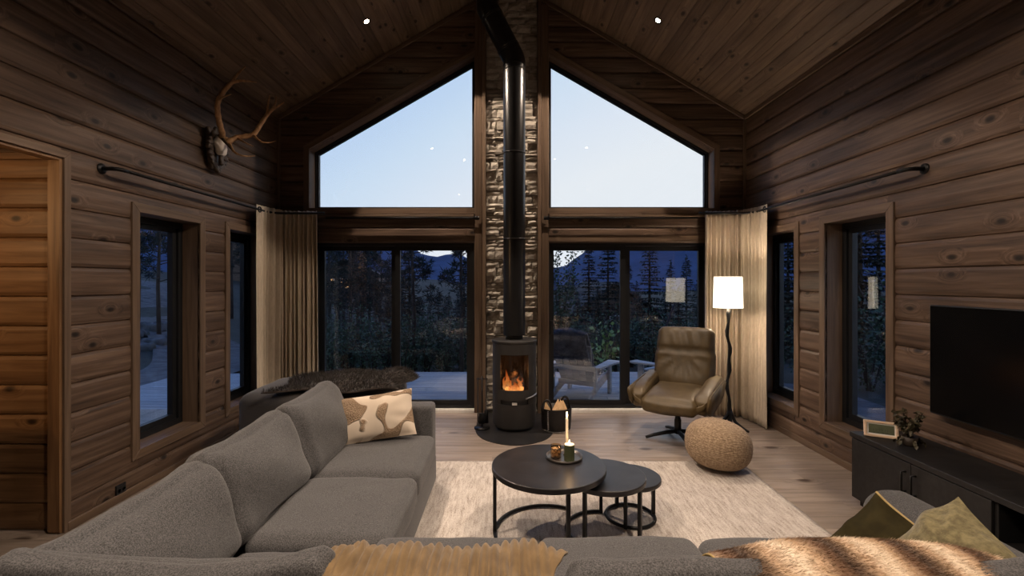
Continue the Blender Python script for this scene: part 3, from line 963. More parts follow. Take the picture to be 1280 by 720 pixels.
def stripes_mat(name, stops, sx, ang=0.0, wob=.25):
    m, t, b = newmat(name)
    b.inputs['Roughness'].default_value = .85; b.inputs['Sheen Weight'].default_value = .3
    tc = nn(t, 'ShaderNodeTexCoord'); mp = nn(t, 'ShaderNodeMapping')
    mp.inputs['Rotation'].default_value = (0, 0, R(ang)); mp.inputs['Scale'].default_value = (sx, sx, sx)
    t.links.new(tc.outputs['Object'], mp.inputs[0])
    n = nn(t, 'ShaderNodeTexNoise'); n.inputs['Scale'].default_value = 2.2; n.inputs['Detail'].default_value = 4; t.links.new(mp.outputs[0], n.inputs['Vector'])
    sp = nn(t, 'ShaderNodeSeparateXYZ'); t.links.new(mp.outputs[0], sp.inputs[0])
    a = nn(t, 'ShaderNodeMath', operation='MULTIPLY_ADD'); t.links.new(n.outputs[0], a.inputs[0]); a.inputs[1].default_value = wob; t.links.new(sp.outputs[0], a.inputs[2])
    fr = nn(t, 'ShaderNodeMath', operation='FRACT'); t.links.new(a.outputs[0], fr.inputs[0])
    r = ramp_node(t, stops, fr.outputs[0]); t.links.new(r.outputs[0], b.inputs['Base Color'])
    return m
STRF = stripes_mat('striped_faux_fur', [(0, (.06, .032, .017)), (.12, (.15, .088, .048)), (.26, (.48, .34, .22)), (.48, (.76, .66, .53)), (.70, (.52, .37, .24)), (.86, (.15, .075, .035)), (1, (.07, .032, .013))], 4.4, -10, .20)
pth2 = path([(0, 1.66, .56), (0, 1.56, .62), (0, 1.47, .73), (0, 1.40, .805), (0, 1.33, .828), (0, 1.24, .81), (0, 1.12, .76), (0, 1.0, .70), (0, .965, .60), (0, .955, .35)])
def fur2(u, v):
    w = u
    x0 = .72 + .10*max(0, v - .25)*1.5; x = x0 + (1.66 - x0)*u
    v = 1 - v
    x0 = .60 + .55*max(0, v - .45)**1.1; x = x0 + (1.58 - x0)*u
    p = pth2(v)
    ys = (p.y - 1.33)
    z = p.z + .018*math.sin(u*4.2 + .6) - .22*max(0, u-.55)**1.5 - .055*max(0, 1-(x-.58)/.32)**1.6*(x < .9)
    z += .012*noise.noise(Vector((x*5, p.y*5, 2)))
    return Vector((x, p.y - .02*math.sin(u*5), z + .01))
c = empty('fur_throw', (1.15, 1.33, .86), label='brown and cream striped faux fur throw over near right backrest', cat='throw')
vf2 = shellgrid(60, 44, fur2, .008)
part('hide', vf2, STRF, c, T(-1.15, -1.33, -.86))
top_f = [q for q in vf2[1][:60*44]]
fv = fur(vf2[0], top_f, 60000, .013, .0008, 5, Vector((.7, -.5, .0)), keep=lambda p: p.y > 1.15)
part('hair', fv, STRF, c, T(-1.15, -1.33, -.86), smooth=False, kind='stuff')
rimv = [Vector(vf2[0][j*61]) + Vector((-.004, 0, -.003)) for j in range(6, 42)]
part('backing_edge', tube(rimv, .004, 6), GOLD, c, T(-1.15, -1.33, -.86), label='pale stitched edge of the fur throw')

# ---- dark ottoman with a fur behind the sofa end
ot = empty('ottoman', (-1.72, 4.42, 0), label='dark grey upholstered ottoman by left curtain behind the sofa', cat='ottoman')
part('body', softbox(.66, .42, .275, .09, 16, puff=(0, 0, .02), wr=.006, seed=9), DARKF, ot, T(0, 0, .34))
for x in (-.5, .5):
    for y in (-.3, .3): part('leg', lathe([(.02, 0), (.026, .08)], 10), BLACKM, ot, T(x, y, 0))
DARKFUR = simple('dark_brown_fur', (.012, .007, .005), (.036, .022, .015), (14, 14, 14), .8, sheen=.3)
c = empty('sheepskin', (-1.52, 4.35, .63), label='dark brown long haired sheepskin lying on the grey ottoman', cat='sheepskin')
def dfur(u, v):
    a, b = 2*u-1, 2*v-1
    sx = .56 * (1 + .10*math.sin(b*4)) ; sy = .38*(1 + .12*math.sin(a*5+1))
    x = a*sx; y = b*sy
    lump = .115*math.exp(-((a-.80)**2)/.07) + .055*math.exp(-((a+.1)**2)/.12) + .02
    return Vector((x, y, lump*(1-b*b*.8)*(1-a**8) + .014*noise.noise(Vector((x*7, y*7, 3)))))
vf = shellgrid(34, 24, dfur, .012)
part('hide', vf, DARKFUR, c, T(0, 0, .022))
part('hair', fur(vf[0], vf[1][:34*24], 15000, .050, .0018, 8, Vector((.3, -.4, -.1))), DARKFUR, c, T(0, 0, .022), smooth=False, kind='stuff')

# ---- nesting tables
def nest(cx, cy, r, zt, legs, ringr, arc, label, th=.034):
    t = empty('nesting_table', (cx, cy, 0), label=label, cat='table', group='nest of round tables')
    b = .006
    part('tabletop', lathe([(0, zt), (r-b, zt), (r-b*.3, zt-b*.3), (r, zt-b), (r, zt-th+b), (r-b, zt-th), (0, zt-th)], 72), TABLEM, t, smooth=False)
    zr = .030
    for a in legs:
        x, y = ringr*math.cos(R(a)), ringr*math.sin(R(a))
        v, f = rbox((-.011, -.011, zr - .012), (.011, .011, zt - th), .002, 1)
        part('leg', (v, f), BLACKM, t, T(x, y, 0) @ RZ(a), smooth=False)
    n = 48
    pts = [(ringr*math.cos(R(arc[0] + (arc[1]-arc[0])*i/n)), ringr*math.sin(R(arc[0] + (arc[1]-arc[0])*i/n)), zr) for i in range(n + (0 if arc[1]-arc[0] >= 360 else 1))]
    part('base_ring', tube(pts, .011, 8, closed=arc[1]-arc[0] >= 360), BLACKM, t)
    return t
nest(.245, 2.90, .357, .454, (180, 61, -76), .338, (61, 284), 'largest and tallest round dark metal table of the nest')
nest(.60, 2.92, .255, .385, (-42, -130, 84), .240, (84, 318), 'middle sized round dark metal table half under the largest')
nest(.81, 3.10, .20, .300, (5, -115, 110), .160, (0, 360), 'smallest and lowest round dark metal table at right end of nest', .030)

# ---- tray with candles
TRAYM = simple('pewter_tray', (.11, .10, .09), (.17, .155, .14), (9, 9, 9), .32, metal=.8)
GREENW = simple('green_wax', (.045, .055, .025), (.065, .078, .036), (9, 9, 9), .5)
WHITEW = simple('ivory_wax', (.75, .68, .55), (.82, .75, .62), (9, 9, 9), .45)
FLAME = emit('candle_flame', (1.0, .72, .32), 30)
tx, ty, tz = .355, 3.00, .4545
tr = empty('tray', (tx, ty, tz), label='small round pewter tray on the largest nesting table', cat='tray')
part('dish', lathe([(0, 0), (.105, 0), (.116, .004), (.118, .018), (.113, .018), (.110, .008), (.10, .006), (0, .006)], 48), TRAYM, tr)
def candle_light(p, w=.25):
    l = D.lights.new('candle_glow', 'POINT'); l.energy = w; l.color = WARMER; l.shadow_soft_size = .012
    o = D.objects.new('candle_glow', l); COL.objects.link(o); return o
def flame(parent, z, s=1.0):
    part('wick', tube([(0, 0, z-.004), (.001, 0, z+.008)], .0012, 6), BLACKM, parent)
    part('flame', lathe([(0, 0), (.003*s, .004*s), (.0052*s, .012*s), (.004*s, .022*s), (.0015*s, .032*s), (0, .036*s)], 14), FLAME, parent, T(.0, 0, z + .004))
    o = candle_light(None); o.parent = parent; o.location = (0, 0, z + .05)
pc = empty('pillar_candle', (tx + .026, ty - .055, tz + .006), label='fluted dark green pillar candle at front of pewter tray', cat='candle')
prof = []
v, f = [], []
n = 72
for r_, z in ((.031, 0), (.033, .003), (.033, .098), (.030, .103), (.02, .099), (0.001, .096)):
    for k_ in range(n):
        a = 2*math.pi*k_/n; rr_ = r_ * (1 - .05*(k_ % 4 in (0,)) * (r_ > .0325))
        v.append((rr_*math.cos(a), rr_*math.sin(a), z))
for i in range(5):
    for k_ in range(n): f.append((i*n+k_, i*n+(k_+1) % n, (i+1)*n+(k_+1) % n, (i+1)*n+k_))
f.append(tuple(range(n))[::-1]); f.append(tuple(5*n+k_ for k_ in range(n)))
part('wax', (v, f), GREENW, pc, smooth=False)
part('melted_top', lathe([(0, .0972), (.020, .0998), (.029, .1040), (.031, .1030), (.0315, .0985)], 40), WHITEW, pc, label='pale melted rim of the candle')
flame(pc, .098, .8)
tp = empty('taper_candle', (tx + .022, ty + .035, tz + .006), label='tall slim ivory taper candle burning behind green pillar candle', cat='candle')
part('holder', lathe([(.026, 0), (.026, .006), (.010, .012), (.009, .03), (.014, .034), (.014, .046), (.0105, .046)], 24), TRAYM, tp)
part('wax', lathe([(.0100, .036), (.0095, .12), (.0085, .235), (.006, .243), (0, .243)], 20), WHITEW, tp)
flame(tp, .243, 1.1)
vj = empty('votive_jar', (tx - .055, ty - .01, tz + .006), label='small amber glass votive jar with mottled pattern on tray', cat='candle jar')
MOT = simple('mottled_frost', (.10, .07, .045), (.62, .54, .45), (55, 55, 55), .6, lo=.42, hi=.55, detail=5)
part('glass', lathe([(.030, 0), (.035, .004), (.035, .082), (.033, .082), (.033, .008), (0, .008)], 36), SMOKE, vj)
part('pattern_band', lathe([(.0325, .010), (.0325, .058), (.0315, .058), (.0315, .010)], 36, closed=True), MOT, vj, label='mottled pale pattern inside the jar')
part('rim', lathe([(.036, .060), (.037, .063), (.036, .066), (.0345, .063)], 36, closed=True), BLACKM, vj)
part('wax', lathe([(0, .009), (.031, .009), (.031, .03), (0, .03)], 24), WHITEW, vj)

# ---- armchair
ac = empty('swivel_armchair', (1.72, 4.72, 0), R(-34), label='olive brown leather swivel armchair beside right sliding door', cat='armchair')
for a in (35, 125, 215, 305):
    part('foot', tube([(0.02, 0, .075), (.12, 0, .062), (.25, 0, .036), (.33, 0, .014)], [.022, .020, .017, .013], 10), FRAMEB, ac, RZ(a))
part('column', lathe([(.034, .05), (.034, .19), (.028, .20), (.028, .36), (.0, .36)], 24), FRAMEB, ac)
def sidepoly(s):
    # bucket side in (y,z): front is -y
    p = [(-.29, .350), (-.385, .41), (-.405, .51), (-.375, .550), (-.20, .565), (.05, .585), (.25, .60), (.345, .57), (.35, .42), (.26, .36), (0, .335), (-.22, .335)]
    return p
for s in (-1, 1):
    M = Matrix(((0, 0, s, s*.335), (1, 0, 0, 0), (0, 1, 0, 0), (0, 0, 0, 1)))
    v, f = prism(sidepoly(s), M, .035)
    bm = bmesh.new(); bv = [bm.verts.new(x) for x in v]
    for q in f: bm.faces.new([bv[i] for i in q])
    bmesh.ops.recalc_face_normals(bm, faces=bm.faces)
    bmesh.ops.bevel(bm, geom=list(bm.edges), offset=.012, segments=3, affect='EDGES')
    for vv in bm.verts:                       # flare outwards to the top
        h = max(0, vv.co.z - .36); vv.co.x += s * h * .16
    me = D.meshes.new('shell_side'); bm.to_mesh(me); bm.free(); me.materials.append(LEATHER)
    me.polygons.foreach_set('use_smooth', [True]*len(me.polygons))
    link('shell_side', me, ac)
    def padfn(ex, q, s=s):
        e = ex.copy()
        e.z += .055*(q.y + .2)*(q.z > 0)*.5
        e.z -= .03 * max(0, -q.y)**3 * (1 if q.z > 0 else .0)
        e.x *= 1 + .10*q.z
        return e
    part('arm_pad', softbox(.066, .345, .105, .038, 14, puff=(.012, .01, .012), wr=.007, ws=6, seed=31+s, fn=padfn), LEATHER, ac, T(s*.305, -.015, .475) @ RY(s*7) @ RX(3))
def panfn(ex, q):
    e = ex.copy()
    e.z += .10 * abs(q.x)**3 * (q.z < .5)
    return e
part('shell_pan', softbox(.36, .36, .055, .05, 12, fn=panfn), LEATHER, ac, T(0, -.02, .375))
def seatf(ex, q):
    e = ex.copy()
    e.z -= .018*max(0, -q.y)**4
    return e
part('seat_cushion', softbox(.262, .34, .075, .06, 16, puff=(.008, .015, .030), wr=.007, ws=5, seed=41, fn=seatf), LEATHER, ac, T(0, -.075, .435) @ RX(4))
def backf(ex, q):
    e = ex.copy()
    crease = math.exp(-((q.z - .36)/.035)**2)
    if e.y < 0: e.y *= 1 - .48*crease
    e.x *= 1 + .04*(q.z < .3) - .02*abs(q.z)**3
    r = math.hypot(q.x, (q.z-.30)); a = math.atan2(q.z-.30, q.x)
    if e.y < 0:
        e.y += .010*math.sin(a*13)*math.exp(-((r-.55)/.35)**2)*(q.z < .32)
        e.y += .008*math.sin(q.x*14 + 5*q.z)*(q.z > .42)*(1-abs(q.x))
        e.y -= .03*math.exp(-((q.z+.55)/.3)**2)*(1-q.x**2)
    e.z += .014*(1 - abs(q.x)**4)*(q.z > .9)
    return e
part('backrest', softbox(.292, .070, .365, .055, 24, puff=(.005, .03, .0), wr=.006, ws=6, seed=43, fn=backf), LEATHER, ac, T(0, .285, .735) @ RX(-13))
part('back_shell', softbox(.262, .022, .335, .02, 10), LEATHER, ac, T(0, .372, .735) @ RX(-13))

# ---- pouf
pf = empty('pouf', (1.755, 3.93, .014), R(20), label='round braided jute pouf on right edge of the rug', cat='pouf')
v, f = [], []
NS, NT = 110, 210
for j in range(NT + 1):
    t_ = j/NT; ph = -math.pi/2 + math.pi*t_
    cr_ = abs(math.sin(math.pi * t_ * 52))**.7 * .0035
    for k_ in range(NS):
        a = 2*math.pi*k_/NS
        tw = .0022*abs(math.sin(a*48 + (int(t_*52) % 2)*1.57))
        rx = (.262 + cr_ + tw) * (abs(math.cos(ph))**.72 if abs(math.cos(ph)) > 1e-6 else 0)
        z = .19 + (.19 + cr_) * math.copysign(abs(math.sin(ph))**.88, math.sin(ph))
        z += .012*math.sin(a+.6)*rx/.26 * (z/.2)
        v.append((rx*math.cos(a), rx*math.sin(a), max(0, z)))
for j in range(NT):
    for k_ in range(NS): f.append((j*NS+k_, j*NS+(k_+1) % NS, (j+1)*NS+(k_+1) % NS, (j+1)*NS+k_))
part('braid', (v, f), JUTE, pf, T(0, 0, .012) @ RY(7))

# ---- wood stove
sv = empty('wood_stove', (.052, 5.10, .008), label='cylindrical charcoal wood burning stove with lit fire before stone pillar', cat='stove')
RS = .243
def cyl_panel(r0, r1, a0, a1, z0, z1, n=24):
    v, f = [], []
    for i in range(n+1):
        a = R(a0 + (a1-a0)*i/n)
        for r_, z in ((r1, z0), (r1, z1), (r0, z1), (r0, z0)):
            v.append((r_*math.cos(a), r_*math.sin(a), z))
    for i in range(n):
        for k_ in range(4): f.append((i*4+k_, (i+1)*4+k_, (i+1)*4+(k_+1) % 4, i*4+(k_+1) % 4))
    f.append((0,1,2,3)); f.append((n*4+3, n*4+2, n*4+1, n*4))
    return v, f
def auto(o, ang=.5):
    me = o.data
    e = me.attributes.get('sharp_edge')
    bm = bmesh.new(); bm.from_mesh(me)
    bmesh.ops.recalc_face_normals(bm, faces=bm.faces)
    for ed in bm.edges:
        ed.smooth = not (len(ed.link_faces) == 2 and ed.calc_face_angle(0) > ang)
    bm.to_mesh(me); bm.free()
    return o
auto(part('top_plate', lathe([(0, .93), (RS+.004, .93), (RS+.006, .936), (RS+.006, .952), (RS+.002, .957), (.075, .957), (.075, .965), (0, .965)], 64), STOVEM, sv))
auto(part('body', cyl_panel(RS-.02, RS-.004, -52, 232, .05, .93, 56), STOVEM, sv))
auto(part('plinth', lathe([(RS-.035, 0), (RS-.035, .05), (0, .05)], 64), FRAMEB, sv))
auto(part('lower_door', cyl_panel(RS-.012, RS, -146, -34, .035, .285, 30), STOVEM, sv))
dr = auto(part('fire_door', cyl_panel(RS-.012, RS+.002, -146, -34, .335, .44, 30), STOVEM, sv))
auto(part('door_rail', cyl_panel(RS-.012, RS+.002, -146, -34, .815, .925, 30), STOVEM, dr))
auto(part('door_stile', cyl_panel(RS-.012, RS+.002, -146, -128, .44, .815, 8), STOVEM, dr))
auto(part('door_stile', cyl_panel(RS-.012, RS+.002, -52, -34, .44, .815, 8), STOVEM, dr))
auto(part('glass', cyl_panel(RS-.010, RS-.006, -128, -52, .44, .815, 24), STOVEGL, dr))
auto(part('slot', cyl_panel(RS-.03, RS-.018, -146, -34, .27, .34, 30), FRAMEB, sv))
auto(part('air_lever', cyl_panel(RS-.01, RS+.012, -96, -84, .292, .318, 6), SILVER, sv, label='small steel air lever'))
part('handle', tube([(RS*math.cos(R(a))*1.05, RS*math.sin(R(a))*1.05, .352 + .03*i/6) for i, a in enumerate(range(-62, -19, 7))], .007, 8), SILVER, sv, label='curved steel door handle')
auto(part('firebox', cyl_panel(.165, .175, -20, 200, .40, .86, 30), simple('sooty_lining', (.014, .011, .010), (.03, .025, .022), (8, 8, 8), .95), sv, label='sooty fire chamber lining'))
auto(part('grate', lathe([(0, .40), (.205, .40), (.205, .425), (0, .425)], 40), FRAMEB, sv))
CHAR = simple('charred_firewood', (.012, .009, .008), (.08, .055, .04), (14, 14, 40), .95, bump=.5, dist=.01)
EMB = emit('embers', (1.0, .40, .10), 5)
for i, (a, b, r_) in enumerate((((-.11, -.05, .46), (.10, .02, .50), .034), ((.0, -.09, .455), (.08, .07, .50), .036), ((-.09, .05, .47), (.03, -.02, .60), .034))):
    p0, p1 = Vector(a), Vector(b)
    fl_ = empty('firewood', sv.location + (p0+p1)/2, label='%s log burning inside the stove' % ('lowest charred', 'right hand pale', 'slanting upper charred')[i], cat='firewood', group='logs burning in the stove')
    c_ = (p0+p1)/2
    part('split_log', tube([p0-c_, (p0-c_)*.3, (p1-c_)*.5, p1-c_], [r_*.9, r_, r_*1.02, r_*.85], 7), CHAR, fl_)
fi = empty('fire', sv.location + Vector((0, -.03, .425)), label='orange flames burning inside the wood stove', cat='fire')
def flame_mat():
    m = D.materials.new('fire_flame'); m.use_nodes = True; t = m.node_tree; t.nodes.clear()
    o = nn(t, 'ShaderNodeOutputMaterial'); e = nn(t, 'ShaderNodeEmission'); tr = nn(t, 'ShaderNodeBsdfTransparent'); mx = nn(t, 'ShaderNodeMixShader')
    tc = nn(t, 'ShaderNodeTexCoord'); sp = nn(t, 'ShaderNodeSeparateXYZ'); t.links.new(tc.outputs['Generated'], sp.inputs[0])
    r = ramp_node(t, [(0, (1, .60, .22)), (.35, (1, .36, .08)), (1, (.8, .12, .015))], sp.outputs[2]); t.links.new(r.outputs[0], e.inputs[0]); e.inputs[1].default_value = 2.2
    f_ = nn(t, 'ShaderNodeMapRange'); f_.inputs[1].default_value = .2; f_.inputs[2].default_value = 1.0; f_.inputs[3].default_value = .75; f_.inputs[4].default_value = .12
    t.links.new(sp.outputs[2], f_.inputs[0]); t.links.new(f_.outputs[0], mx.inputs[0]); t.links.new(tr.outputs[0], mx.inputs[1]); t.links.new(e.outputs[0], mx.inputs[2]); t.links.new(mx.outputs[0], o.inputs[0])
    return m
FIREM = flame_mat()
rf = random.Random(4)
for (x, y, h, w) in ((-.105, -.06, .15, .020), (-.075, -.02, .21, .026), (-.05, -.07, .13, .016), (.045, -.04, .15, .020), (.075, -.02, .12, .016), (.0, -.10, .09, .035), (-.03, -.11, .05, .04), (.03, -.11, .06, .04)):
    pts = [(x + rf.uniform(-.012, .012)*i/3, y, h*i/6) for i in range(7)]
    part('flame', tube(pts, [w*q for q in (.7, 1, .95, .75, .5, .28, .05)], 10), FIREM, fi)
part('ember_bed', softbox(.10, .06, .012, .01, 6, wr=.01, ws=20), EMB, fi, T(0, -.07, .01))
l = D.lights.new('fire_glow', 'POINT'); l.energy = FIRE_W; l.color = (1, .45, .15); l.shadow_soft_size = .05
o = D.objects.new('fire_glow', l); COL.objects.link(o); o.parent = fi; o.location = (0, -.06, .18)

# flue pipe
fp = empty('flue_pipe', (.052, 5.12, .97), label='black steel flue pipe rising from stove and bending left', cat='flue')
RP = .122
def pipe(name, pts, r_, seg=40):
    o = part(name, tube(pts, r_, seg), PIPEM, fp); return o
pipe('lower_collar', [(0, 0, 0), (0, 0, .045)], .095)
auto(pipe('straight_section', [(0, 0, .04), (0, 0, 1.10)], RP))
auto(pipe('straight_section', [(0, 0, 1.10), (0, 0, 2.05)], RP))
auto(pipe('straight_section', [(0, 0, 2.05), (0, 0, 2.98)], RP))
for z in (1.10, 2.05, 2.965, 3.02):
    part('joint_band', tube([(0, 0, z-.006), (0, 0, z+.006)], RP+.004, 40), PIPEM, fp)
d1 = Vector((-.47, -.05, .88)).normalized()
b0 = Vector((0, 0, 2.98)); b1 = Vector((0, 0, 3.09)); b2 = b1 + d1*.13
auto(pipe('elbow', [b0, b1 - Vector((0, 0, .02)), b1 + d1*.02, b2], RP+.002), .9)
b3 = b2 + d1*.40
auto(pipe('slanted_section', [b2, b3], RP))
for p_ in (b2, b3, b2 + d1*.02, b3 - d1*.02):
    part('joint_band', tube([p_ - d1*.006, p_ + d1*.006], RP+.004, 40), PIPEM, fp)
b4 = b3 + d1*.10
auto(pipe('elbow', [b3, b4, b4 + Vector((0, 0, .08))], RP+.002), .9)
zc = ZA - SL*abs(.052 + b4.x - XC) - .97 + .05
pipe('upper_section', [b4 + Vector((0, 0, .08)), Vector((b4.x, b4.y, zc))], RP)

# hearth plate
hp = [(-.42, .50), (-.42, -.10)] + [(.42*math.cos(R(a)), -.10 + .50*math.sin(R(a))) for a in range(180, 361, 6)][1:] + [(.42, .50)]
hpl = empty('hearth_plate', (.052, 5.10, 0), label='dark rounded floor plate under the wood stove', cat='hearth plate')
v, f = prism(hp, Matrix(), .007); part('slate', (v, f), PLATE, hpl, smooth=False)

# fire tools
ft = empty('fire_tool_set', (-.30, 5.02, .007), label='black fire tool stand left of the stove', cat='fire tools')
part('base', lathe([(0, 0), (.085, 0), (.085, .012), (.0, .014)], 30), BLACKM, ft)
part('pole', tube([(0, .02, .01), (0, .02, .56)], .008, 8), BLACKM, ft)
part('hanger', tube([(-.06, .02, .53), (.06, .02, .53)], .006, 8), BLACKM, ft)
part('poker', tube([(-.045, .0, .55), (-.045, .0, .08), (-.03, -.02, .06)], .006, 8), BLACKM, ft)
part('brush', tube([(.045, 0, .55), (.045, 0, .20), (.045, 0, .19), (.045, 0, .06)], [.006, .006, .022, .026], 10), BLACKM, ft)
part('shovel', rbox((-.035, -.02, .05), (.03, -.012, .17), .004, 1), BLACKM, ft)

# log basket
LEATHB = simple('black_leather', (.006, .005, .005), (.012, .011, .010), (30, 30, 30), .5, bump=.2, dist=.003)
lb = empty('log_basket', (.505, 5.0, 0), label='black leather log basket with white stitching right of the stove', cat='basket')
def ovalbasket():
    outer, v, f = [], [], []
    prof = [(.80, 0.0), (.90, .01), (.95, .10), (.98, .24), (.985, .245), (.95, .245), (.92, .10), (.86, .02), (.0, .02)]
    n = 40
    for s_, z in prof:
        for k_ in range(n):
            a = 2*math.pi*k_/n
            v.append((.17*s_*math.cos(a), .155*s_*math.sin(a), z))
    for i in range(len(prof)-1):
        for k_ in range(n): f.append((i*n+k_, i*n+(k_+1) % n, (i+1)*n+(k_+1) % n, (i+1)*n+k_))
    f.append(tuple(range(n))[::-1])
    return v, f
part('body', ovalbasket(), LEATHB, lb)
for x in (-.11, .10):
    pts = [(x + .05*math.cos(R(a)), -.02*math.sin(R(a)) - (.10 if x < 0 else -.06), .22 + .125*math.sin(R(a))) for a in range(0, 181, 15)]
    vv, ff = tube(pts, .012, 8)
    part('handle', (vv, ff), LEATHB, lb)
THR = simple('white_thread', (.6, .58, .55), (.7, .68, .65), (9, 9, 9), .8)
mb = MB()
for i in range(11):
    z = .03 + i*.019; a = R(232)
    mb.add(*tube([(.168*math.cos(a)*(.93+.05*z/.24)-.006, .158*math.sin(a)*(.93+.05*z/.24), z), (.168*math.cos(a)*(.93+.05*z/.24)+.008, .158*math.sin(a)*(.93+.05*z/.24)-.003, z+.008)], .0022, 5))
mb.make('side_stitching', THR, lb, label='white stitches up the basket seam')
mb = MB()
for i in range(34):
    a = R(190 + i*5)
    mb.add(*tube([(.165*.925*math.cos(a), .155*.94*math.sin(a), .012), (.165*.925*math.cos(a+.05), .155*.94*math.sin(a+.05), .016)], .002, 5))
mb.make('bottom_stitching', THR, lb, label='white stitches round the basket base')
BIRCH = wood('split_firewood', (.42, .26, .13), (.58, .38, .20), (.68, .47, .27), rough=.8, knots=False, along='Z')
for i, (x, y, r_, rx, ry, h, lab) in enumerate(((-.06, .0, .055, 8, -14, .27, 'leftmost split log standing in the black basket'), (.035, -.02, .058, -6, 4, .315, 'tallest split log with pale triangular end in the black basket'), (.0, .07, .05, -14, 6, .28, 'rear split log in the black basket'))):
    w_ = empty('firewood', (lb.location.x + x, lb.location.y + y, .028), label=lab, cat='firewood', group='split logs in the leather basket')
    poly = [(-r_*1.1, -r_*.7), (r_*1.1, -r_*.8), (.2*r_, r_)]
    v, f = prism(poly, Matrix(), h)
    v[3].z -= .13; v[4].z -= .11
    part('split_log', (v, f), BIRCH, w_, RX(rx) @ RY(ry), smooth=False)

# ---- floor lamp
la = empty('floor_lamp', (2.375, 5.02, 0), label='black branch like floor lamp with lit white drum shade by right curtain', cat='floor lamp')
rl = random.Random(3)
pts, rad = [], []
for i in range(25):
    z = .17 + (1.30-.17)*i/24
    pts.append((.020*math.sin(z*9.5+.4) + .008*math.sin(z*23), .016*math.cos(z*8) - .016, z)); rad.append(.017 + .004*math.sin(z*31) + .002*rl.random())
part('pole', tube(pts, rad, 9), FRAMEB, la)
b_ = pts[0]
for a in (200, 265, 320, 60):
    ca, sa = math.cos(R(a)), math.sin(R(a))
    part('root_foot', tube([(b_[0], b_[1], .24), (b_[0] + .02*ca, b_[1] + .02*sa, .16), (.075*ca, .075*sa, .085), (.13*ca + .012, .13*sa, .035), (.185*ca, .185*sa, .014), (.21*ca, .21*sa, .010)], [.014, .018, .017, .017, .015, .009], 8), FRAMEB, la)
part('socket', lathe([(.014, 1.29), (.018, 1.30), (.018, 1.36), (0, 1.36)], 16), SILVER, la, label='steel lamp socket')
SHADE = D.materials.new('lit_lampshade'); SHADE.use_nodes = True
_t = SHADE.node_tree; _b = _t.nodes['Principled BSDF']
_b.inputs['Base Color'].default_value = (.75, .7, .6, 1); _b.inputs['Roughness'].default_value = .9
_b.inputs['Emission Color'].default_value = (1, .84, .62, 1); _b.inputs['Emission Strength'].default_value = SHADE_EMIT
part('lamp_shade', lathe([(.150, 1.315), (.142, 1.655), (.139, 1.655), (.147, 1.315)], 64, closed=True), SHADE, la)
part('shade_ring', tube([(.141*math.cos(R(a)), .141*math.sin(R(a)), 1.650) for a in range(0, 360, 10)], .003, 6, closed=True), BLACKM, la)
part('shade_spider', tube([(-.14, 0, 1.40), (0, 0, 1.36), (.14, 0, 1.40)], .002, 5), BLACKM, la)
part('bulb', lathe([(0, 1.36), (.014, 1.37), (.03, 1.42), (.03, 1.45), (.018, 1.475), (0, 1.48)], 20), emit('bulb_glass', (1, .78, .5), 20), la)
for z, e in ((1.52, 1.0), (1.36, .75)):
    l = D.lights.new('lamp_bulb', 'POINT'); l.energy = FLOOR_LAMP_W * e; l.color = WARM; l.shadow_soft_size = .04
    o = D.objects.new('lamp_bulb', l); COL.objects.link(o); o.parent = la; o.location = (0, -.0, z)

# ---- curtains and rods
def curtain(name, s, label, seed):
    c = empty(name, (XC + s*2.60, 5.36, 0), label=label, cat='curtain')
    ox, oy = XC + s*2.60, 5.36
    rc = random.Random(seed)
    # plan outline: along the side wall, round the corner, along the end wall (distance from centre a, Y)
    pl = [(2.745, 4.97), (2.745, 5.12), (2.735, 5.28)]
    plan = [Vector((a, y)) for a, y in pl] + [Vector((2.70, 5.40)), Vector((2.62, 5.455)), Vector((2.50, 5.475)), Vector((2.30, 5.48))]
    d = [0]
    for p, q in zip(plan[:-1], plan[1:]): d.append(d[-1] + (q-p).length)
    Lc = d[-1]
    NU, NV = 260, 30
    ph = [rc.uniform(0, 6.28) for _ in range(4)]
    def fn(u, v):
        t = u*Lc
        i = max(k_ for k_ in range(len(d)-1) if d[k_] <= t + 1e-9); w_ = (t-d[i])/(d[i+1]-d[i])
        p = plan[i]*(1-w_) + plan[i+1]*w_; tg = (plan[i+1]-plan[i]).normalized(); nr = Vector((-tg.y, tg.x))
        flat = 1/(1+math.exp(-(t-.22)*30))       # leading panel hangs flat, the rest is pleated
        z = .018 + (2.435-.018)*v
        amp = .030*flat + .006
        wv = math.sin(t*2*math.pi/.052 + .5*math.sin(t*11+ph[0]) + .25*math.sin(z*1.2+ph[1])) + .5*math.sin(t*2*math.pi/.117 + ph[2] + .3*z)
        off = amp*wv*(.75 + .25*(1-v)) + .008*math.sin(t*9+z*1.5+ph[3])
        flare = .03*(1-v)*(u-.5)
        p = p + nr*off + tg*flare
        return Vector((XC + s*p.x - ox, p.y - oy, z))
    vf = shellgrid(NU, NV, fn, .0025 if s < 0 else .0025)
    part('drape', vf, CURT, c)
    # eyelet on the flat panel
    ex = fn(.055, .975)
    v, f = lathe([(.022, -.004), (.034, -.004), (.034, .004), (.022, .004)], 24, closed=True)
    part('eyelet', (v, f), BLACKM, c, T(ex.x - s*.008, ex.y, 2.385) @ RY(90))
curtain('curtain', -1, 'beige pleated linen curtain in left corner behind the ottoman', 1)
curtain('curtain', 1, 'beige pleated linen curtain in right corner lit by floor lamp', 2)
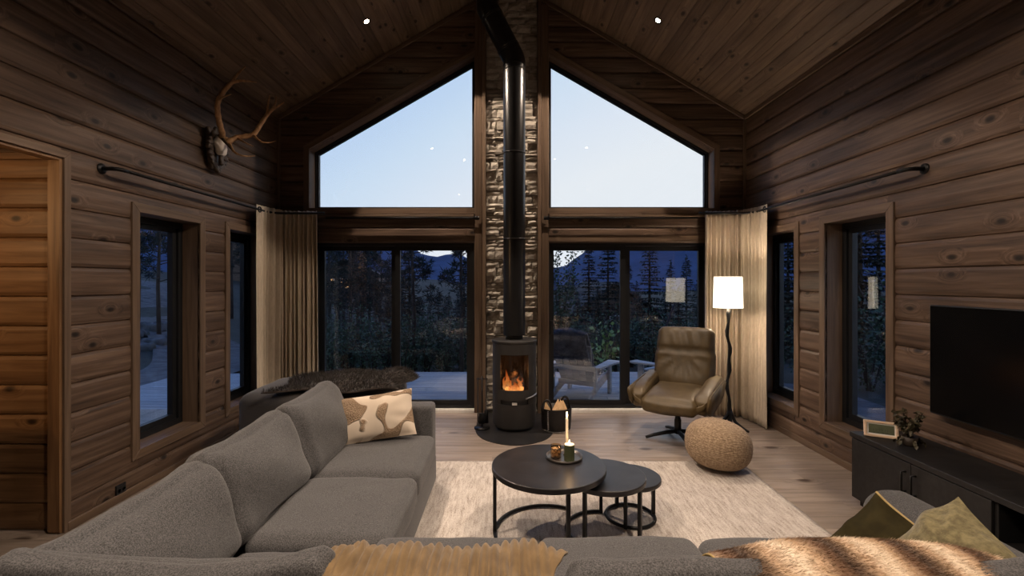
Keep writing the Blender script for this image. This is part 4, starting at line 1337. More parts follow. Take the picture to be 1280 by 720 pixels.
def rod(name, s, label):
    x = XC + s*(HALFW-.115)
    c = empty(name, (x, 4.2, 2.385), label=label, cat='curtain rod')
    part('rod', tube([(0, -.96, 0), (0, .90, 0), (0, .98, 0), (-s*.02, 1.03, 0), (-s*.07, 1.085, 0), (-s*.12, 1.10, 0), (-s*.60, 1.10, 0)], .0125, 12), BLACKM, c)
    for y in (-.99,):
        part('elbow', tube([(0, y+.09, 0), (0, y+.035, 0), (s*.010, y+.010, 0), (s*.035, y, 0), (s*.113, y, 0)], .0145, 12), BLACKM, c)
        part('wall_flange', lathe([(0, 0), (.037, 0), (.037, .008), (.02, .012), (0, .012)], 24), BLACKM, c, T(s*.114, y, 0) @ RY(-90*s))
rod('curtain_rod', -1, 'black pipe curtain rod along left log wall')
rod('curtain_rod', 1, 'black pipe curtain rod along right log wall')
def rodb(s, label):
    c = empty('curtain_rod', (XC + s*1.25, 5.58, 2.37), label=label, cat='curtain rod')
    part('rod', tube([(-s*.82, 0, 0), (s*1.0, 0, 0)], .011, 12), BLACKM, c)
    part('finial', tube([(-s*.80, 0, 0), (-s*.86, 0, 0)], .024, 16), BLACKM, c)
    part('bracket', tube([(-s*.72, 0, 0), (-s*.72, .075, 0)], .009, 10), BLACKM, c)
rodb(-1, 'black curtain rod above left sliding door')
rodb(1, 'black curtain rod above right sliding door')

# ---- television
tv = empty('television', (XR - .02, 2.46, 1.085), label='large black flat television on right log wall', cat='television')
part('bezel', rbox((-.060, -.63, -.36), (-.020, .63, .36), .006, 2), FRAMEB, tv, smooth=False)
part('screen', rbox((-.0625, -.622, -.350), (-.058, .622, .352), .001, 1), TVM, tv, smooth=False)
part('wall_mount', rbox((-.022, -.25, -.2), (.018, .25, .2), .004, 1), BLACKM, tv, smooth=False)

# ---- media cabinet
mc = empty('media_cabinet', (XR - .215, 2.20, 0), label='long black stained low media cabinet along right wall', cat='cabinet')
x0, x1, ya, yb = -.20, .195, -1.15, 1.12
part('top', rbox((x0 - .018, ya - .015, .485), (x1, yb + .018, .520), .003, 1), BLACKW, mc, smooth=False)
for y in (ya, -.16, .14, yb - .02): part('side_panel', rbox((x0 + (0 if y in (ya, yb - .02) else .004), y, .05), (x1, y + .02, .485), .002, 1), BLACKW, mc, smooth=False)
part('bottom_panel', rbox((x0, ya, .05), (x1, yb, .07), .002, 1), BLACKW, mc, smooth=False)
part('back_panel', rbox((x1 - .012, ya, .05), (x1, yb, .485), .001, 1), BLACKW, mc, smooth=False)
part('plinth', rbox((x0 + .03, ya + .02, 0), (x1, yb - .02, .05), .002, 1), BLACKW, mc, smooth=False)
DY = [(yb - .022 - .495, yb - .022), (.162, .162 + .433)]
def cab_door(a, b, hy):
    d_ = part('door', rbox((x0 - .016, a + .002, .06), (x0 + .002, b - .002, .480), .002, 1), BLACKW, mc, smooth=False)
    part('handle', tube([(x0 - .016, hy, .42), (x0 - .045, hy, .42), (x0 - .045, hy, .30), (x0 - .016, hy, .30)], .006, 8), BLACKM, d_)
mid = .14 + (yb - .02 - .14)/2 + .01
cab_door(mid, yb, mid + .035); cab_door(.155, mid, mid - .035)
cab_door(ya, ya + .49, ya + .45); cab_door(ya + .49, -.15, ya + .53)
part('shelf', rbox((x0 + .01, -.14, .255), (x1 - .012, .14, .275), .002, 1), BLACKW, mc, smooth=False)
mp_ = empty('media_player', (XR - .20, 2.19, .276), label='small black set top box on open shelf of media cabinet', cat='media player')
part('case', rbox((-.11, -.11, 0), (.11, .11, .045), .005, 2), FRAMEB, mp_, smooth=False)
for y, w_ in ((.085, .010), (-.01, .008), (-.03, .008)):
    part('indicator_light', rbox((-.1115, y, .018), (-.1095, y + w_, .024), .0005, 1), emit('indicator', (.8, .9, 1), 1.2), mp_, smooth=False)

# ---- alarm clock and plant on the cabinet
PALEW = wood('pale_beech', (.66, .49, .34), (.78, .60, .44), (.84, .68, .53), rough=.5, knots=False, vary=.08)
ck = empty('alarm_clock', (2.575, 3.20, .5205), R(-30), label='small pale wooden digital alarm clock on cabinet end', cat='clock')
MK = RX(-10) @ RZ(0)
W2, H2 = .094, .108
for nm, lo, hi in (('frame', (-W2, -.02, 0), (W2, .02, .016)), ('frame', (-W2, -.02, H2-.014), (W2, .02, H2)), ('frame', (-W2, -.02, .016), (-W2+.015, .02, H2-.014)), ('frame', (W2-.015, -.02, .016), (W2, .02, H2-.014))):
    part(nm, rbox(lo, hi, .002, 1), PALEW, ck, MK, smooth=False)
part('white_inlay', rbox((-W2+.013, -.012, .014), (W2-.013, .018, H2-.012), .001, 1), simple('white_plastic', (.82, .81, .79), (.85, .84, .82), (5, 5, 5), .4), ck, MK, smooth=False)
LCD = simple('lcd_screen', (.10, .115, .075), (.14, .155, .10), (12, 12, 12), .25)
part('display', rbox((-W2+.024, -.0135, .024), (W2-.022, -.0115, H2-.022), .0004, 1), LCD, ck, MK, smooth=False)
INK = simple('lcd_ink', (.02, .025, .018), (.025, .03, .022), (9, 9, 9), .5)
rk = random.Random(8); mb = MB()
for x in (-.044, -.030, -.010, .004, .020, .034):        # the segments cannot be read in the photograph
    for dz in (.040, .051): mb.box((x, -.0142, dz), (x + .0016, -.0136, dz + .008))
    mb.box((x, -.0142, .0485), (x + .008, -.0136, .0498))
for x in (-.046, -.025, .002, .026): mb.box((x, -.0142, .030), (x + .014, -.0136, .033))
mb.make('display_segments', INK, ck, M=MK)
LEAFD = simple('dusky_leaf', (.030, .026, .012), (.085, .070, .035), (20, 20, 20), .55)
pp = empty('potted_plant', (2.635, 3.04, .5205), label='small bushy dusky leaved plant on cabinet behind the clock', cat='plant')
part('pot', lathe([(.030, 0), (.038, .004), (.045, .06), (.041, .06), (.036, .01), (0, .01)], 24), simple('dark_pot', (.03, .022, .016), (.05, .036, .026), (9, 9, 9), .6), pp)
part('soil', lathe([(0, .045), (.041, .05), (.041, .044), (0, .040)], 20), BARK, pp)
rp = random.Random(12)
leafm = []
def leaf_mesh(L, w, bend, nm='leaf', mat=None):
    v = [(0, 0, 0), (L*.3, w*.5, .004), (L*.3, -w*.5, .004), (L*.3, 0, -.002), (L*.65, w*.42, -bend*.4), (L*.65, -w*.42, -bend*.4), (L*.65, 0, -bend*.55), (L, 0, -bend)]
    f = [(0, 3, 1), (0, 2, 3), (1, 3, 6, 4), (3, 2, 5, 6), (4, 6, 7), (6, 5, 7)]
    return mesh(nm, v, f, mat or LEAFD)
lm = [leaf_mesh(.035, .026, .008), leaf_mesh(.028, .022, .010), leaf_mesh(.040, .028, .014)]
for st in range(12):
    a = rp.uniform(0, 6.28); le = rp.uniform(.03, .115); h = rp.uniform(.13, .27)
    tip = Vector((le*math.cos(a), le*math.sin(a), h)); base = Vector((.01*math.cos(a), .01*math.sin(a), .045))
    midp = (base + tip)/2 + Vector((-.01*math.cos(a), -.01*math.sin(a), .03))
    part('stem', tube([base, midp, tip], [.0022, .0018, .001], 5), LEAFD, pp)
    for k_ in range(12):
        t_ = rp.uniform(.3, 1)
        q = base*(1-t_)**2 + midp*2*t_*(1-t_) + tip*t_*t_
        link('leaf', rp.choice(lm), pp, T(*q) @ RZ(rp.uniform(0, 360)) @ RY(rp.uniform(-50, 40)) @ RX(rp.uniform(-40, 40)))
for st in range(7):
    a = rp.uniform(0, 6.28)
    for k_ in range(4):
        q = Vector((.055*math.cos(a)*(.7+.2*k_), .055*math.sin(a)*(.7+.2*k_), .06 - .012*k_))
        link('leaf', rp.choice(lm), pp, T(*q) @ RZ(math.degrees(a) + rp.uniform(-40, 40)) @ RY(rp.uniform(20, 60)))

# ---- wall outlet
ou = empty('wall_outlet', (XL + .006, 3.36, .085), label='black double socket low on left log wall', cat='socket')
part('plate', rbox((-.004, -.042, -.042), (.010, .042, .042), .004, 2), FRAMEB, ou, smooth=False)
for y in (-.02, .02): part('socket_hole', lathe([(0, 0), (.015, 0), (.015, .002), (.012, .002), (.012, .0005), (0, .0005)], 16), BLACKM, ou, T(.0095, y, 0) @ RY(90))

# ---- antlers
ANT = simple('antler_horn', (.24, .12, .05), (.48, .28, .13), (30, 30, 12), .6, bump=.5, dist=.004)
ANTD = simple('antler_burr', (.05, .028, .016), (.12, .07, .04), (30, 30, 30), .7, bump=.6, dist=.004)
BONE = simple('skull_bone', (.70, .64, .57), (.82, .77, .70), (16, 16, 16), .7)
CARV = simple('carved_dark_wood', (.035, .023, .016), (.085, .058, .040), (30, 30, 30), .5, bump=.4, dist=.004)
am = empty('antler_trophy', (XL + .012, 4.40, 2.86), label='mounted red deer antlers on dark carved plaque on left wall', cat='antlers')
O = am.location
def A(px, py, x): 
    Y = FPX * x / (px - CPX); return Vector((x, Y, EYE - (py - CPY)/FPX*Y)) - O
v, f = softbox(.022, .125, .19, .02, 10, fn=lambda ex, q: Vector((ex.x, ex.y*(1 - .35*max(0, -q.z)**1.5) * (1 + .08*math.sin(q.z*9)), ex.z)))
part('plaque', (v, f), CARV, am, T(.024, 0, -.005))
ra = random.Random(2)
for i in range(22):
    a = i/22*2*math.pi
    y, z = .118*math.cos(a), .178*math.sin(a) - .01
    y *= 1 - .35*max(0, -math.sin(a))**1.5
    part('carved_leaf', softbox(.018, .022, .040, .012, 4, wr=.006, ws=30, seed=i), CARV, am, T(.045, y, z) @ RX(math.degrees(-a) + 90 + ra.uniform(-25, 25)))
def skullf(ex, q):
    e = ex.copy()
    w_ = 1.0 if q.z > .2 else (.55 + .45*max(0, (q.z + 1)/1.2))
    e.y *= w_ * (1 - .25*max(0, q.z - .5))
    for sy in (-1, 1):
        d_ = math.hypot(q.y - sy*.95, (q.z - .18)*1.1)
        e.x -= .028*math.exp(-(d_/.30)**2); e.y -= sy*.012*math.exp(-(d_/.30)**2)
    return e
part('skull', softbox(.034, .074, .095, .032, 16, fn=skullf, wr=.003, ws=14), BONE, am, T(.080, 0, .035))
part('nose_bone', softbox(.018, .022, .055, .014, 10, wr=.004, ws=20), CARV, am, T(.078, 0, -.095))
def horn(pts, r0, r1, mat=ANT, name='antler'):
    f_ = path(pts); n = 22
    P_ = [f_(i/n) for i in range(n+1)]
    rr_ = [1.3*(r0*(1-i/n) + r1*i/n)*(1 + .10*math.sin(i*2.3)) for i in range(n+1)]
    return part(name, tube(P_, rr_, 10), mat, am)
bR, bL = Vector((.10, .04, .11)), Vector((.10, -.04, .11))
# far antler (reaches towards the gable)
R1, R2, R3, R4 = A(296, 172, -2.66), A(316, 168, -2.54), A(334, 143, -2.44), A(339, 138, -2.40)
hR = horn([bR, A(284, 178, -2.70), R1, R2, A(326, 155, -2.48), R3, R4], .022, .014)
horn([R4, A(346, 134, -2.34), A(355, 128, -2.27)], .013, .003, name='tine')
horn([R3, A(335, 132, -2.42), A(337, 119, -2.36)], .012, .003, name='tine')
horn([R4, A(344, 130, -2.40), A(345, 120, -2.42)], .010, .003, name='tine')
horn([R2, A(326, 177, -2.45), A(337, 178, -2.38), A(345, 176, -2.32)], .012, .003, name='tine')
horn([R1, A(306, 178, -2.56), A(317, 183, -2.50)], .010, .003, name='tine')
horn([A(286, 178, -2.70), A(293, 190, -2.60), A(305, 195, -2.52), A(319, 195, -2.46)], .013, .003, name='tine')
# near antler (towards the camera)
L1, L2, L3, L4 = A(274, 152, -2.66), A(272, 130, -2.62), A(279, 115, -2.56), A(290, 103, -2.48)
hL = horn([bL, A(278, 168, -2.69), L1, L2, L3, L4], .022, .014)
horn([L4, A(304, 101, -2.38), A(321, 103, -2.28)], .013, .003, name='tine')
horn([L4, A(297, 93, -2.46), A(307, 83, -2.40)], .012, .003, name='tine')
horn([A(272, 126, -2.61), A(280, 121, -2.54), A(289, 118, -2.48)], .009, .003, name='tine')
horn([bL, A(281, 177, -2.66), A(289, 186, -2.56)], .013, .004, ANTD, name='tine')
for b_ in (bR, bL): part('burr', softbox(.026, .026, .014, .012, 6, wr=.005, ws=40), ANTD, am, T(*b_))

# ---- hall: lamp and an added, unseen block that shades the lower log wall
hl = empty('hall_pendant', (-3.75, 1.75, 2.45), label='warm hall lamp beyond the left doorway', cat='lamp')
part('canopy', lathe([(0, 0), (.05, 0), (.05, -.02), (0, -.02)], 20), BLACKM, hl)
part('cord', tube([(0, 0, -.02), (0, 0, -.16)], .003, 6), BLACKM, hl)
part('glass_globe', lathe([(0, -.16), (.03, -.165), (.055, -.20), (.055, -.23), (.03, -.265), (0, -.27)], 20), emit('hall_globe', (1, .7, .4), 12), hl)
l = D.lights.new('hall_bulb', 'POINT'); l.energy = HALL_W; l.color = (1, .58, .26); l.shadow_soft_size = .06
o = D.objects.new('hall_bulb', l); COL.objects.link(o); o.parent = hl; o.location = (0, 0, -.34)
hblock = empty('hall_shadow_blocker', (-3.95, 2.45, 0), label='unseen cabinet shaped block added in hall to shade the lower log wall', cat='cabinet')  # out of view, added to block the hall lamp low on the wall
part('shadow_block_body', rbox((-.85, -.2, .05), (.85, .2, 1.02), .004, 1), BLACKW, hblock, smooth=False)
part('plinth', rbox((-.83, -.18, 0), (.83, .19, .05), .002, 1), BLACKW, hblock, smooth=False)  # base of the added, unseen shadow block
# ================================================================== outdoors
DZ = -.12
deck = MB().box((-6.2, 1.6, DZ - .16), (4.5, 5.85, DZ - .03)).box((-6.2, 5.85, DZ - .16), (4.5, 8.8, DZ - .03)).make('deck', DECKW, None, kind='structure')
rd = random.Random(6)
def plank(x0, x1, y, w=.138):
    v, f = rbox((x0, y, DZ - .028), (x1 - .003, y + w, DZ), .004, 1)
    obj('plank', v, f, DECKW, deck)
y = 5.90
while y < 8.78:
    left = -4.1 - max(0, (8.8 - y))*1.35
    xs = [max(-6.2, left), -2.4 + rd.uniform(-.9, .9), 1.6 + rd.uniform(-.9, .9), 4.45]
    for a, b in zip(xs[:-1], xs[1:]): plank(a, b, y)
    y += .145
y = 2.0
while y < 5.85:
    plank(-6.2, XL - .22, y); plank(XR + .22, 4.45, y); y += .145

# ---- terrain
def hgt(x, y):
    sm = lambda a, b, t: max(0, min(1, (t-a)/(b-a)))**2 * (3 - 2*max(0, min(1, (t-a)/(b-a))))
    h = -.48 - 2.3*sm(9.5, 26, y)*sm(-14, -4, x)
    h += 3.2*sm(-9, -40, x) * sm(2, 30, y + 10) 
    h += 1.2*sm(7, 26, x)
    h += .22*noise.noise(Vector((x*.25, y*.25, 0))) * sm(4.5, 7, max(abs(x) - 1, y - 4)) + .9*noise.noise(Vector((x*.06, y*.06, 4)))*sm(10, 40, math.hypot(x, y))
    return h
xs = [-1 + 2*i/90 for i in range(91)]; xs = [math.copysign(abs(t)**2.2*260, t) for t in xs]
ys = [-14 + 300*(j/90)**2.2 for j in range(91)]
gv = [(x, y, hgt(x, y)) for y in ys for x in xs]
gf = [(j*91+i, j*91+i+1, (j+1)*91+i+1, (j+1)*91+i) for j in range(90) for i in range(90)]
obj('ground', gv, gf, GRASS, None, True, kind='structure')
# gravel track winding past the left side
tp_ = path([(-14, 1, 0), (-8.6, 7.6, 0), (-7.4, 10.5, 0), (-9.5, 15, 0), (-17, 22, 0), (-26, 33, 0)])
def trackf(u, v):
    p = tp_(u); q = tp_(min(1, u+.01)) - tp_(max(0, u-.01)); q.normalize(); n_ = Vector((-q.y, q.x, 0))
    p = p + n_*(v-.5)*2.9*(1+.15*math.sin(u*20)); return Vector((p.x, p.y, hgt(p.x, p.y) + .05))
obj('gravel_track', *grid(60, 6, trackf), GRAVEL, None, True, kind='structure')
obj('gravel_strip', *grid(14, 20, lambda u, v: Vector((4.5 + 1.6*u, 2 + 7*v, hgt(4.5 + 1.6*u, 2 + 7*v) + .14 - .1*u))), GRAVEL, None, True, kind='structure')
# hills round the valley
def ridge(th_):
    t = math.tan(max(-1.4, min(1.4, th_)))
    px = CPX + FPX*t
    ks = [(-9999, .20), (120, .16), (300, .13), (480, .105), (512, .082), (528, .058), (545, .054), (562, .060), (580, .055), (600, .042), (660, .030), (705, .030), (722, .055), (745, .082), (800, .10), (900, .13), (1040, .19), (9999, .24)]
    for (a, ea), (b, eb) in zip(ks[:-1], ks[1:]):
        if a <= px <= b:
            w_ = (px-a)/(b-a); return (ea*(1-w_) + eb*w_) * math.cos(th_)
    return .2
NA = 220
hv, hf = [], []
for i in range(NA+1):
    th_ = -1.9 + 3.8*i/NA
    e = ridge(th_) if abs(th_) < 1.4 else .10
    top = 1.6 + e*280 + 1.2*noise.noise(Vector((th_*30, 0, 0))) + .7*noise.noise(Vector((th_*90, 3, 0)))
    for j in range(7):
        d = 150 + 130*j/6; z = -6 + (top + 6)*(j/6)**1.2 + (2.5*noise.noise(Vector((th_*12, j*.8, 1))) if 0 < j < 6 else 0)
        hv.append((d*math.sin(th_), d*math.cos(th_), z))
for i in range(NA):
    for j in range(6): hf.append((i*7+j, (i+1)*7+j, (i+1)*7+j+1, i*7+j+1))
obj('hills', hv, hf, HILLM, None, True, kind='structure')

# ---- trees
NEEDLE = simple('spruce_needles', (.006, .012, .010), (.020, .034, .026), (3, 3, 3), .9)
PINEN = simple('pine_needles', (.008, .014, .013), (.024, .036, .030), (3, 3, 3), .9)
LEAFG = simple('shrub_leaves', (.020, .045, .022), (.055, .10, .05), (6, 6, 6), .6)
def spruce_meshes(seed, H=5.0):
    r_ = random.Random(seed); v, f = [], []
    n = 46
    for k_ in range(n):
        t = k_/n; z = H*(.06 + .92*t) + r_.uniform(-.12, .12)*(1-t); L = H*.19*(1-t)**.85 + .06
        for b in range(int(11 - 5*t)):
            a = r_.uniform(0, 6.28); l_ = L*r_.uniform(.5, 1.15); dz = -.30*l_ + .1*l_*t*3
            d = Vector((math.cos(a), math.sin(a), 0)); s_ = Vector((-math.sin(a), math.cos(a), 0))
            m = max(3, int(l_/.10))
            for q in range(m):
                u = (q+.3)/m; p = Vector((0, 0, z)) + d*l_*u + Vector((0, 0, dz*u + .12*l_*u*u))
                w_ = .20*(1.15-u)*r_.uniform(.7, 1.3) + .06
                for sg in (-1, 1):
                    tip = p + d*w_*.8 + s_*sg*w_ + Vector((0, 0, r_.uniform(-.10, .03)))
                    k0 = len(v); v.extend([p - d*.035, p + d*.045, tip]); f.append((k0, k0+1, k0+2))
                k0 = len(v); v.extend([p, p + d*.07, p + d*.03 + s_*r_.uniform(-.08, .08) + Vector((0, 0, -.09*r_.uniform(.2, 1.2)))]); f.append((k0, k0+1, k0+2))
    for q in range(14):
        a = r_.uniform(0, 6.28); k0 = len(v); z = H*(.96 + .05*q/14)
        v.extend([Vector((0, 0, z)), Vector((0, 0, z+.06)), Vector((.10*math.cos(a), .10*math.sin(a), z+.05))]); f.append((k0, k0+1, k0+2))
    tv_, tf_ = tube([(0, 0, -.6), (0, 0, H*.5), (0, 0, H)], [.09, .05, .008], 7)
    return mesh('trunk', tv_, tf_, BARK, True), mesh('foliage', v, f, NEEDLE)
def pine_meshes(seed, H=6.5):
    r_ = random.Random(seed); v, f = [], []
    wood_ = MB(); wood_.add(*tube([(0, 0, -.6), (.05, .03, H*.35), (-.04, 0, H*.7), (0, .03, H)], [.10, .08, .055, .015], 7))
    for k_ in range(26):
        t = .38 + .62*(k_/26); z = H*t; a = r_.uniform(0, 6.28); L = H*.22*(1.25 - t)*r_.uniform(.6, 1.2) + .15
        d = Vector((math.cos(a), math.sin(a), r_.uniform(.05, .5)))
        p0 = Vector((0, 0, z)); p1 = p0 + d*L
        wood_.add(*tube([p0, p0 + d*L*.5 - Vector((0, 0, .05)), p1], [.025, .018, .008], 5))
        for c_ in range(4):
            cc = p0 + d*L*(.5 + .17*c_) + Vector((r_.uniform(-.2, .2), r_.uniform(-.2, .2), r_.uniform(-.05, .2)))
            for q in range(26):
                g = Vector((r_.gauss(0, 1), r_.gauss(0, 1), r_.gauss(.25, .8))).normalized()
                s_ = g.cross(Vector((r_.gauss(0, 1), r_.gauss(0, 1), r_.gauss(0, 1)))).normalized()*.022
                b_ = cc + g*r_.uniform(.0, .12); k0 = len(v)
                v.extend([b_ - s_, b_ + s_, b_ + g*r_.uniform(.12, .26)]); f.append((k0, k0+1, k0+2))
    return wood_, mesh('foliage', v, f, PINEN)
def shrub_meshes(seed, H=1.3, W_=.7, n=900, mat=None, big=.055):
    r_ = random.Random(seed); st = MB(); v, f = [], []
    tips = []
    for k_ in range(12):
        a = r_.uniform(0, 6.28); l_ = r_.uniform(.2, 1)*W_; h = H*r_.uniform(.55, 1)
        pts = [Vector((0, 0, -.2)), Vector((l_*.3*math.cos(a), l_*.3*math.sin(a), h*.5)), Vector((l_*math.cos(a), l_*math.sin(a), h))]
        st.add(*tube(pts, [.014, .009, .004], 5)); tips.append(pts)
    for _ in range(n):
        p = r_.choice(tips); t = r_.uniform(.25, 1); q = p[0]*(1-t)**2 + p[1]*2*t*(1-t) + p[2]*t*t
        g = Vector((r_.gauss(0, 1), r_.gauss(0, 1), r_.gauss(.1, .7))).normalized(); q = q + g*r_.uniform(.02, .16)
        s_ = g.cross(Vector((r_.gauss(0, 1), r_.gauss(0, 1), r_.gauss(0, 1)))).normalized()*big*.35
        L_ = big*r_.uniform(.7, 1.3); k0 = len(v)
        v.extend([q, q + g*L_*.5 + s_, q + g*L_, q + g*L_*.5 - s_]); f.append((k0, k0+1, k0+2, k0+3))
    return st, mesh('foliage', v, f, mat or LEAFG)
SPR = [spruce_meshes(s_) for s_ in (1, 2, 3)]
PIN = []
for s_ in (4, 5, 6):
    w_, fo = pine_meshes(s_); PIN.append((mesh('trunk', w_.v, w_.f, BARK, True), fo))
SHR = []
for s_ in (7, 8):
    w_, fo = shrub_meshes(s_); SHR.append((mesh('stems', w_.v, w_.f, BARK, True), fo))
rt = random.Random(99)
def plant(name, kind, x, y, s, label, cat, group=None, zz=None):
    t = empty(name, (x, y, hgt(x, y) if zz is None else zz), rt.uniform(0, 6.28), label=label, cat=cat, group=group)
    t.scale = (s, s, s)
    for me in kind: link(me.name.split('.')[0], me, t)
    return t
def at(px, Y): return ((px - CPX)/FPX*Y, Y)
ORD = ['first', 'second', 'third', 'fourth', 'fifth', 'sixth', 'seventh', 'eighth', 'ninth', 'tenth', 'eleventh', 'twelfth', 'thirteenth', 'fourteenth', 'fifteenth', 'sixteenth', 'seventeenth', 'eighteenth', 'nineteenth', 'twentieth', 'twenty first', 'twenty second']
# view through the left sliding door: a belt of pines, gaps of sky on the right
for i, (px, Y, s) in enumerate(((398, 19, .82), (412, 15, .70), (421, 23, .85), (430, 20, .85), (438, 15, .62), (447, 17, .72), (455, 26, .95), (462, 21, .80), (476, 24, .84), (488, 19, .62), (500, 16, .56))):
    plant('pine_tree', PIN[i % 3], *at(px, Y), s, ORD[i] + ' dark pine from the left in the belt outside left sliding door', 'tree', 'belt of pines outside left door')
for i, (px, Y, s, lab) in enumerate(((512, 13, .70, 'young spruce left of the sky gap outside left door'), (527, 21, .62, 'small far spruce under the sky gap outside left door'), (548, 19, .66, 'small spruce below the blue ridge outside left door'), (561, 23, .74, 'far spruce right of the low ridge outside left door'), (580, 12, .56, 'near young spruce outside right edge of left door'), (598, 17, .80, 'spruce outside behind the stone pillar left edge'))):
    plant('spruce_tree', SPR[i % 3], *at(px, Y), s, lab, 'tree')
for i, (px, Y, s) in enumerate(((396, 14, .42), (408, 13, .36), (424, 14, .40), (437, 13, .34), (452, 14, .42), (470, 13.5, .38), (486, 14, .42), (506, 15, .45), (522, 14, .38), (538, 15, .42), (556, 14, .38), (572, 15, .42), (592, 14, .42), (700, 15, .5), (722, 14, .42), (748, 15, .48), (772, 14, .44), (796, 15, .52), (832, 15, .5), (848, 14, .46), (872, 15, .55))):
    plant('young_spruce', SPR[(i*2) % 3], *at(px, Y), s, ORD[i] + ' small young spruce from the left in the thicket beyond the terrace', 'tree', 'young spruces beyond the terrace')
# bare pine tops against the bright gap
plant('pine_tree', PIN[1], *at(516, 10.5), .56, 'open branched pine against bright sky gap outside left door', 'tree')
plant('pine_tree', PIN[2], *at(577, 9.8), .53, 'open branched pine top at right edge of left door', 'tree')
# right sliding door
for i, (px, Y, s, lab) in enumerate(((812, 13, .76, 'tall dark spruce outside right pane of right sliding door'), (760, 17, .98, 'dark spruce outside near the mullion of right door'), (736, 20, 1.05, 'dark spruce outside centre of right door left pane'), (858, 22, 1.0, 'far spruce outside right edge of right door'), (838, 26, 1.1, 'distant spruce between two others outside right door'), (716, 25, .98, 'distant spruce outside left part of right door'), (785, 29, 1.15, 'most distant spruce outside right door'))):
    plant('spruce_tree', SPR[(i+1) % 3], *at(px, Y), s, lab, 'tree')
w_, fo = shrub_meshes(15, 3.2, .9, 2600, LEAFG, .075)
plant('birch_tree', (mesh('stems', w_.v, w_.f, BARK, True), fo), *at(700, 9.9), .92, 'small leafy birch at left edge of right sliding door', 'tree')
w_, fo = shrub_meshes(16, 1.5, .5, 170, simple('bright_green_leaf', (.10, .18, .05), (.20, .32, .10), (6, 6, 6), .5), .13)
plant('leafy_sapling', (mesh('stems', w_.v, w_.f, BARK, True), fo), *at(755, 9.25), .92, 'broad leaved sapling beyond the deck outside right door', 'shrub')
# left windows
for i, (px, Y, s, lab) in enumerate(((172, 20, .95, 'dark pine outside left edge of nearest left window'), (199, 17, .80, 'dark pine with open crown in centre of nearest left window'), (222, 26, 1.1, 'far pine outside right part of nearest left window'), (290, 24, .90, 'pine outside farther left window'), (304, 30, 1.1, 'distant pine outside right part of farther left window'), (140, 24, 1.0, 'pine hidden mostly behind casing of nearest left window'))):
    plant('pine_tree', PIN[i % 3], *at(px, Y), s, lab, 'tree')
# shrubs: behind the deck, and along the right side
for i, (px, Y, s) in enumerate(((402, 10.9, 1.0), (415, 10.0, 1.0), (428, 11.8, 1.2), (440, 10.6, 1.1), (455, 11.6, 1.2), (468, 10.0, 1.05), (484, 11.4, 1.2), (505, 10.2, 1.1), (520, 11.8, 1.2), (532, 10.5, 1.1), (547, 11.9, 1.2), (560, 10.2, 1.0), (576, 11.3, 1.2), (590, 10.4, 1.1), (705, 11.5, 1.1), (722, 10.4, 1.0), (742, 11.6, 1.2), (770, 10.6, 1.0), (790, 11.5, 1.2), (820, 10.5, 1.15), (850, 11.4, 1.2), (875, 10.5, 1.1))):
    plant('shrub', SHR[i % 2], *at(px, Y), s, ORD[i] + ' dark leafy shrub from the left in the row beyond the terrace', 'shrub', 'shrubs beyond the terrace')
for i, (x, y, s) in enumerate(((6.4, 6.0, 1.2), (6.9, 7.6, 1.35), (7.6, 9.2, 1.5), (6.7, 8.6, 1.2), (8.4, 7.9, 1.6), (7.4, 6.6, 1.25), (8.9, 10.2, 1.7), (6.2, 9.6, 1.2), (9.4, 9.0, 1.8))):
    plant('shrub', SHR[i % 2], x, y, s, ORD[i] + ' dark leafy shrub of the thicket outside the right windows', 'shrub', 'shrubs outside right windows')
for i, (px, Y, s) in enumerate(((1000, 14, 1.1), (985, 18, 1.2), (1075, 13, 1.15), (1098, 17, 1.3), (960, 16, 1.0))):
    plant('spruce_tree', SPR[i % 3], *at(px, Y), s, ORD[i] + ' dark spruce of the stand outside the right windows', 'tree', 'spruces outside right windows')
# rocks
ROCK = simple('grey_boulder', (.035, .035, .037), (.12, .12, .125), (3, 3, 3), .95, bump=.4, dist=.03)
for i, (px, Y, s) in enumerate(((178, 14.5, .32), (196, 15.5, .40), (186, 17.5, .5), (204, 18.5, .42), (172, 16.5, .3))):
    x, y = at(px, Y)
    vf = softbox(s, s*.7, s*.45, s*.3, 8, wr=s*.28, ws=1.6/s, seed=i+50)
    r_ = empty('boulder', (x, y, hgt(x, y) + s*.12), label=['nearest pale boulder', 'second nearest pale boulder', 'largest pale boulder', 'farthest pale boulder', 'leftmost pale boulder'][i] + ' on rocky bank outside nearest left window', cat='boulder', group='boulders on the bank')
    part('rock', vf, ROCK, r_)

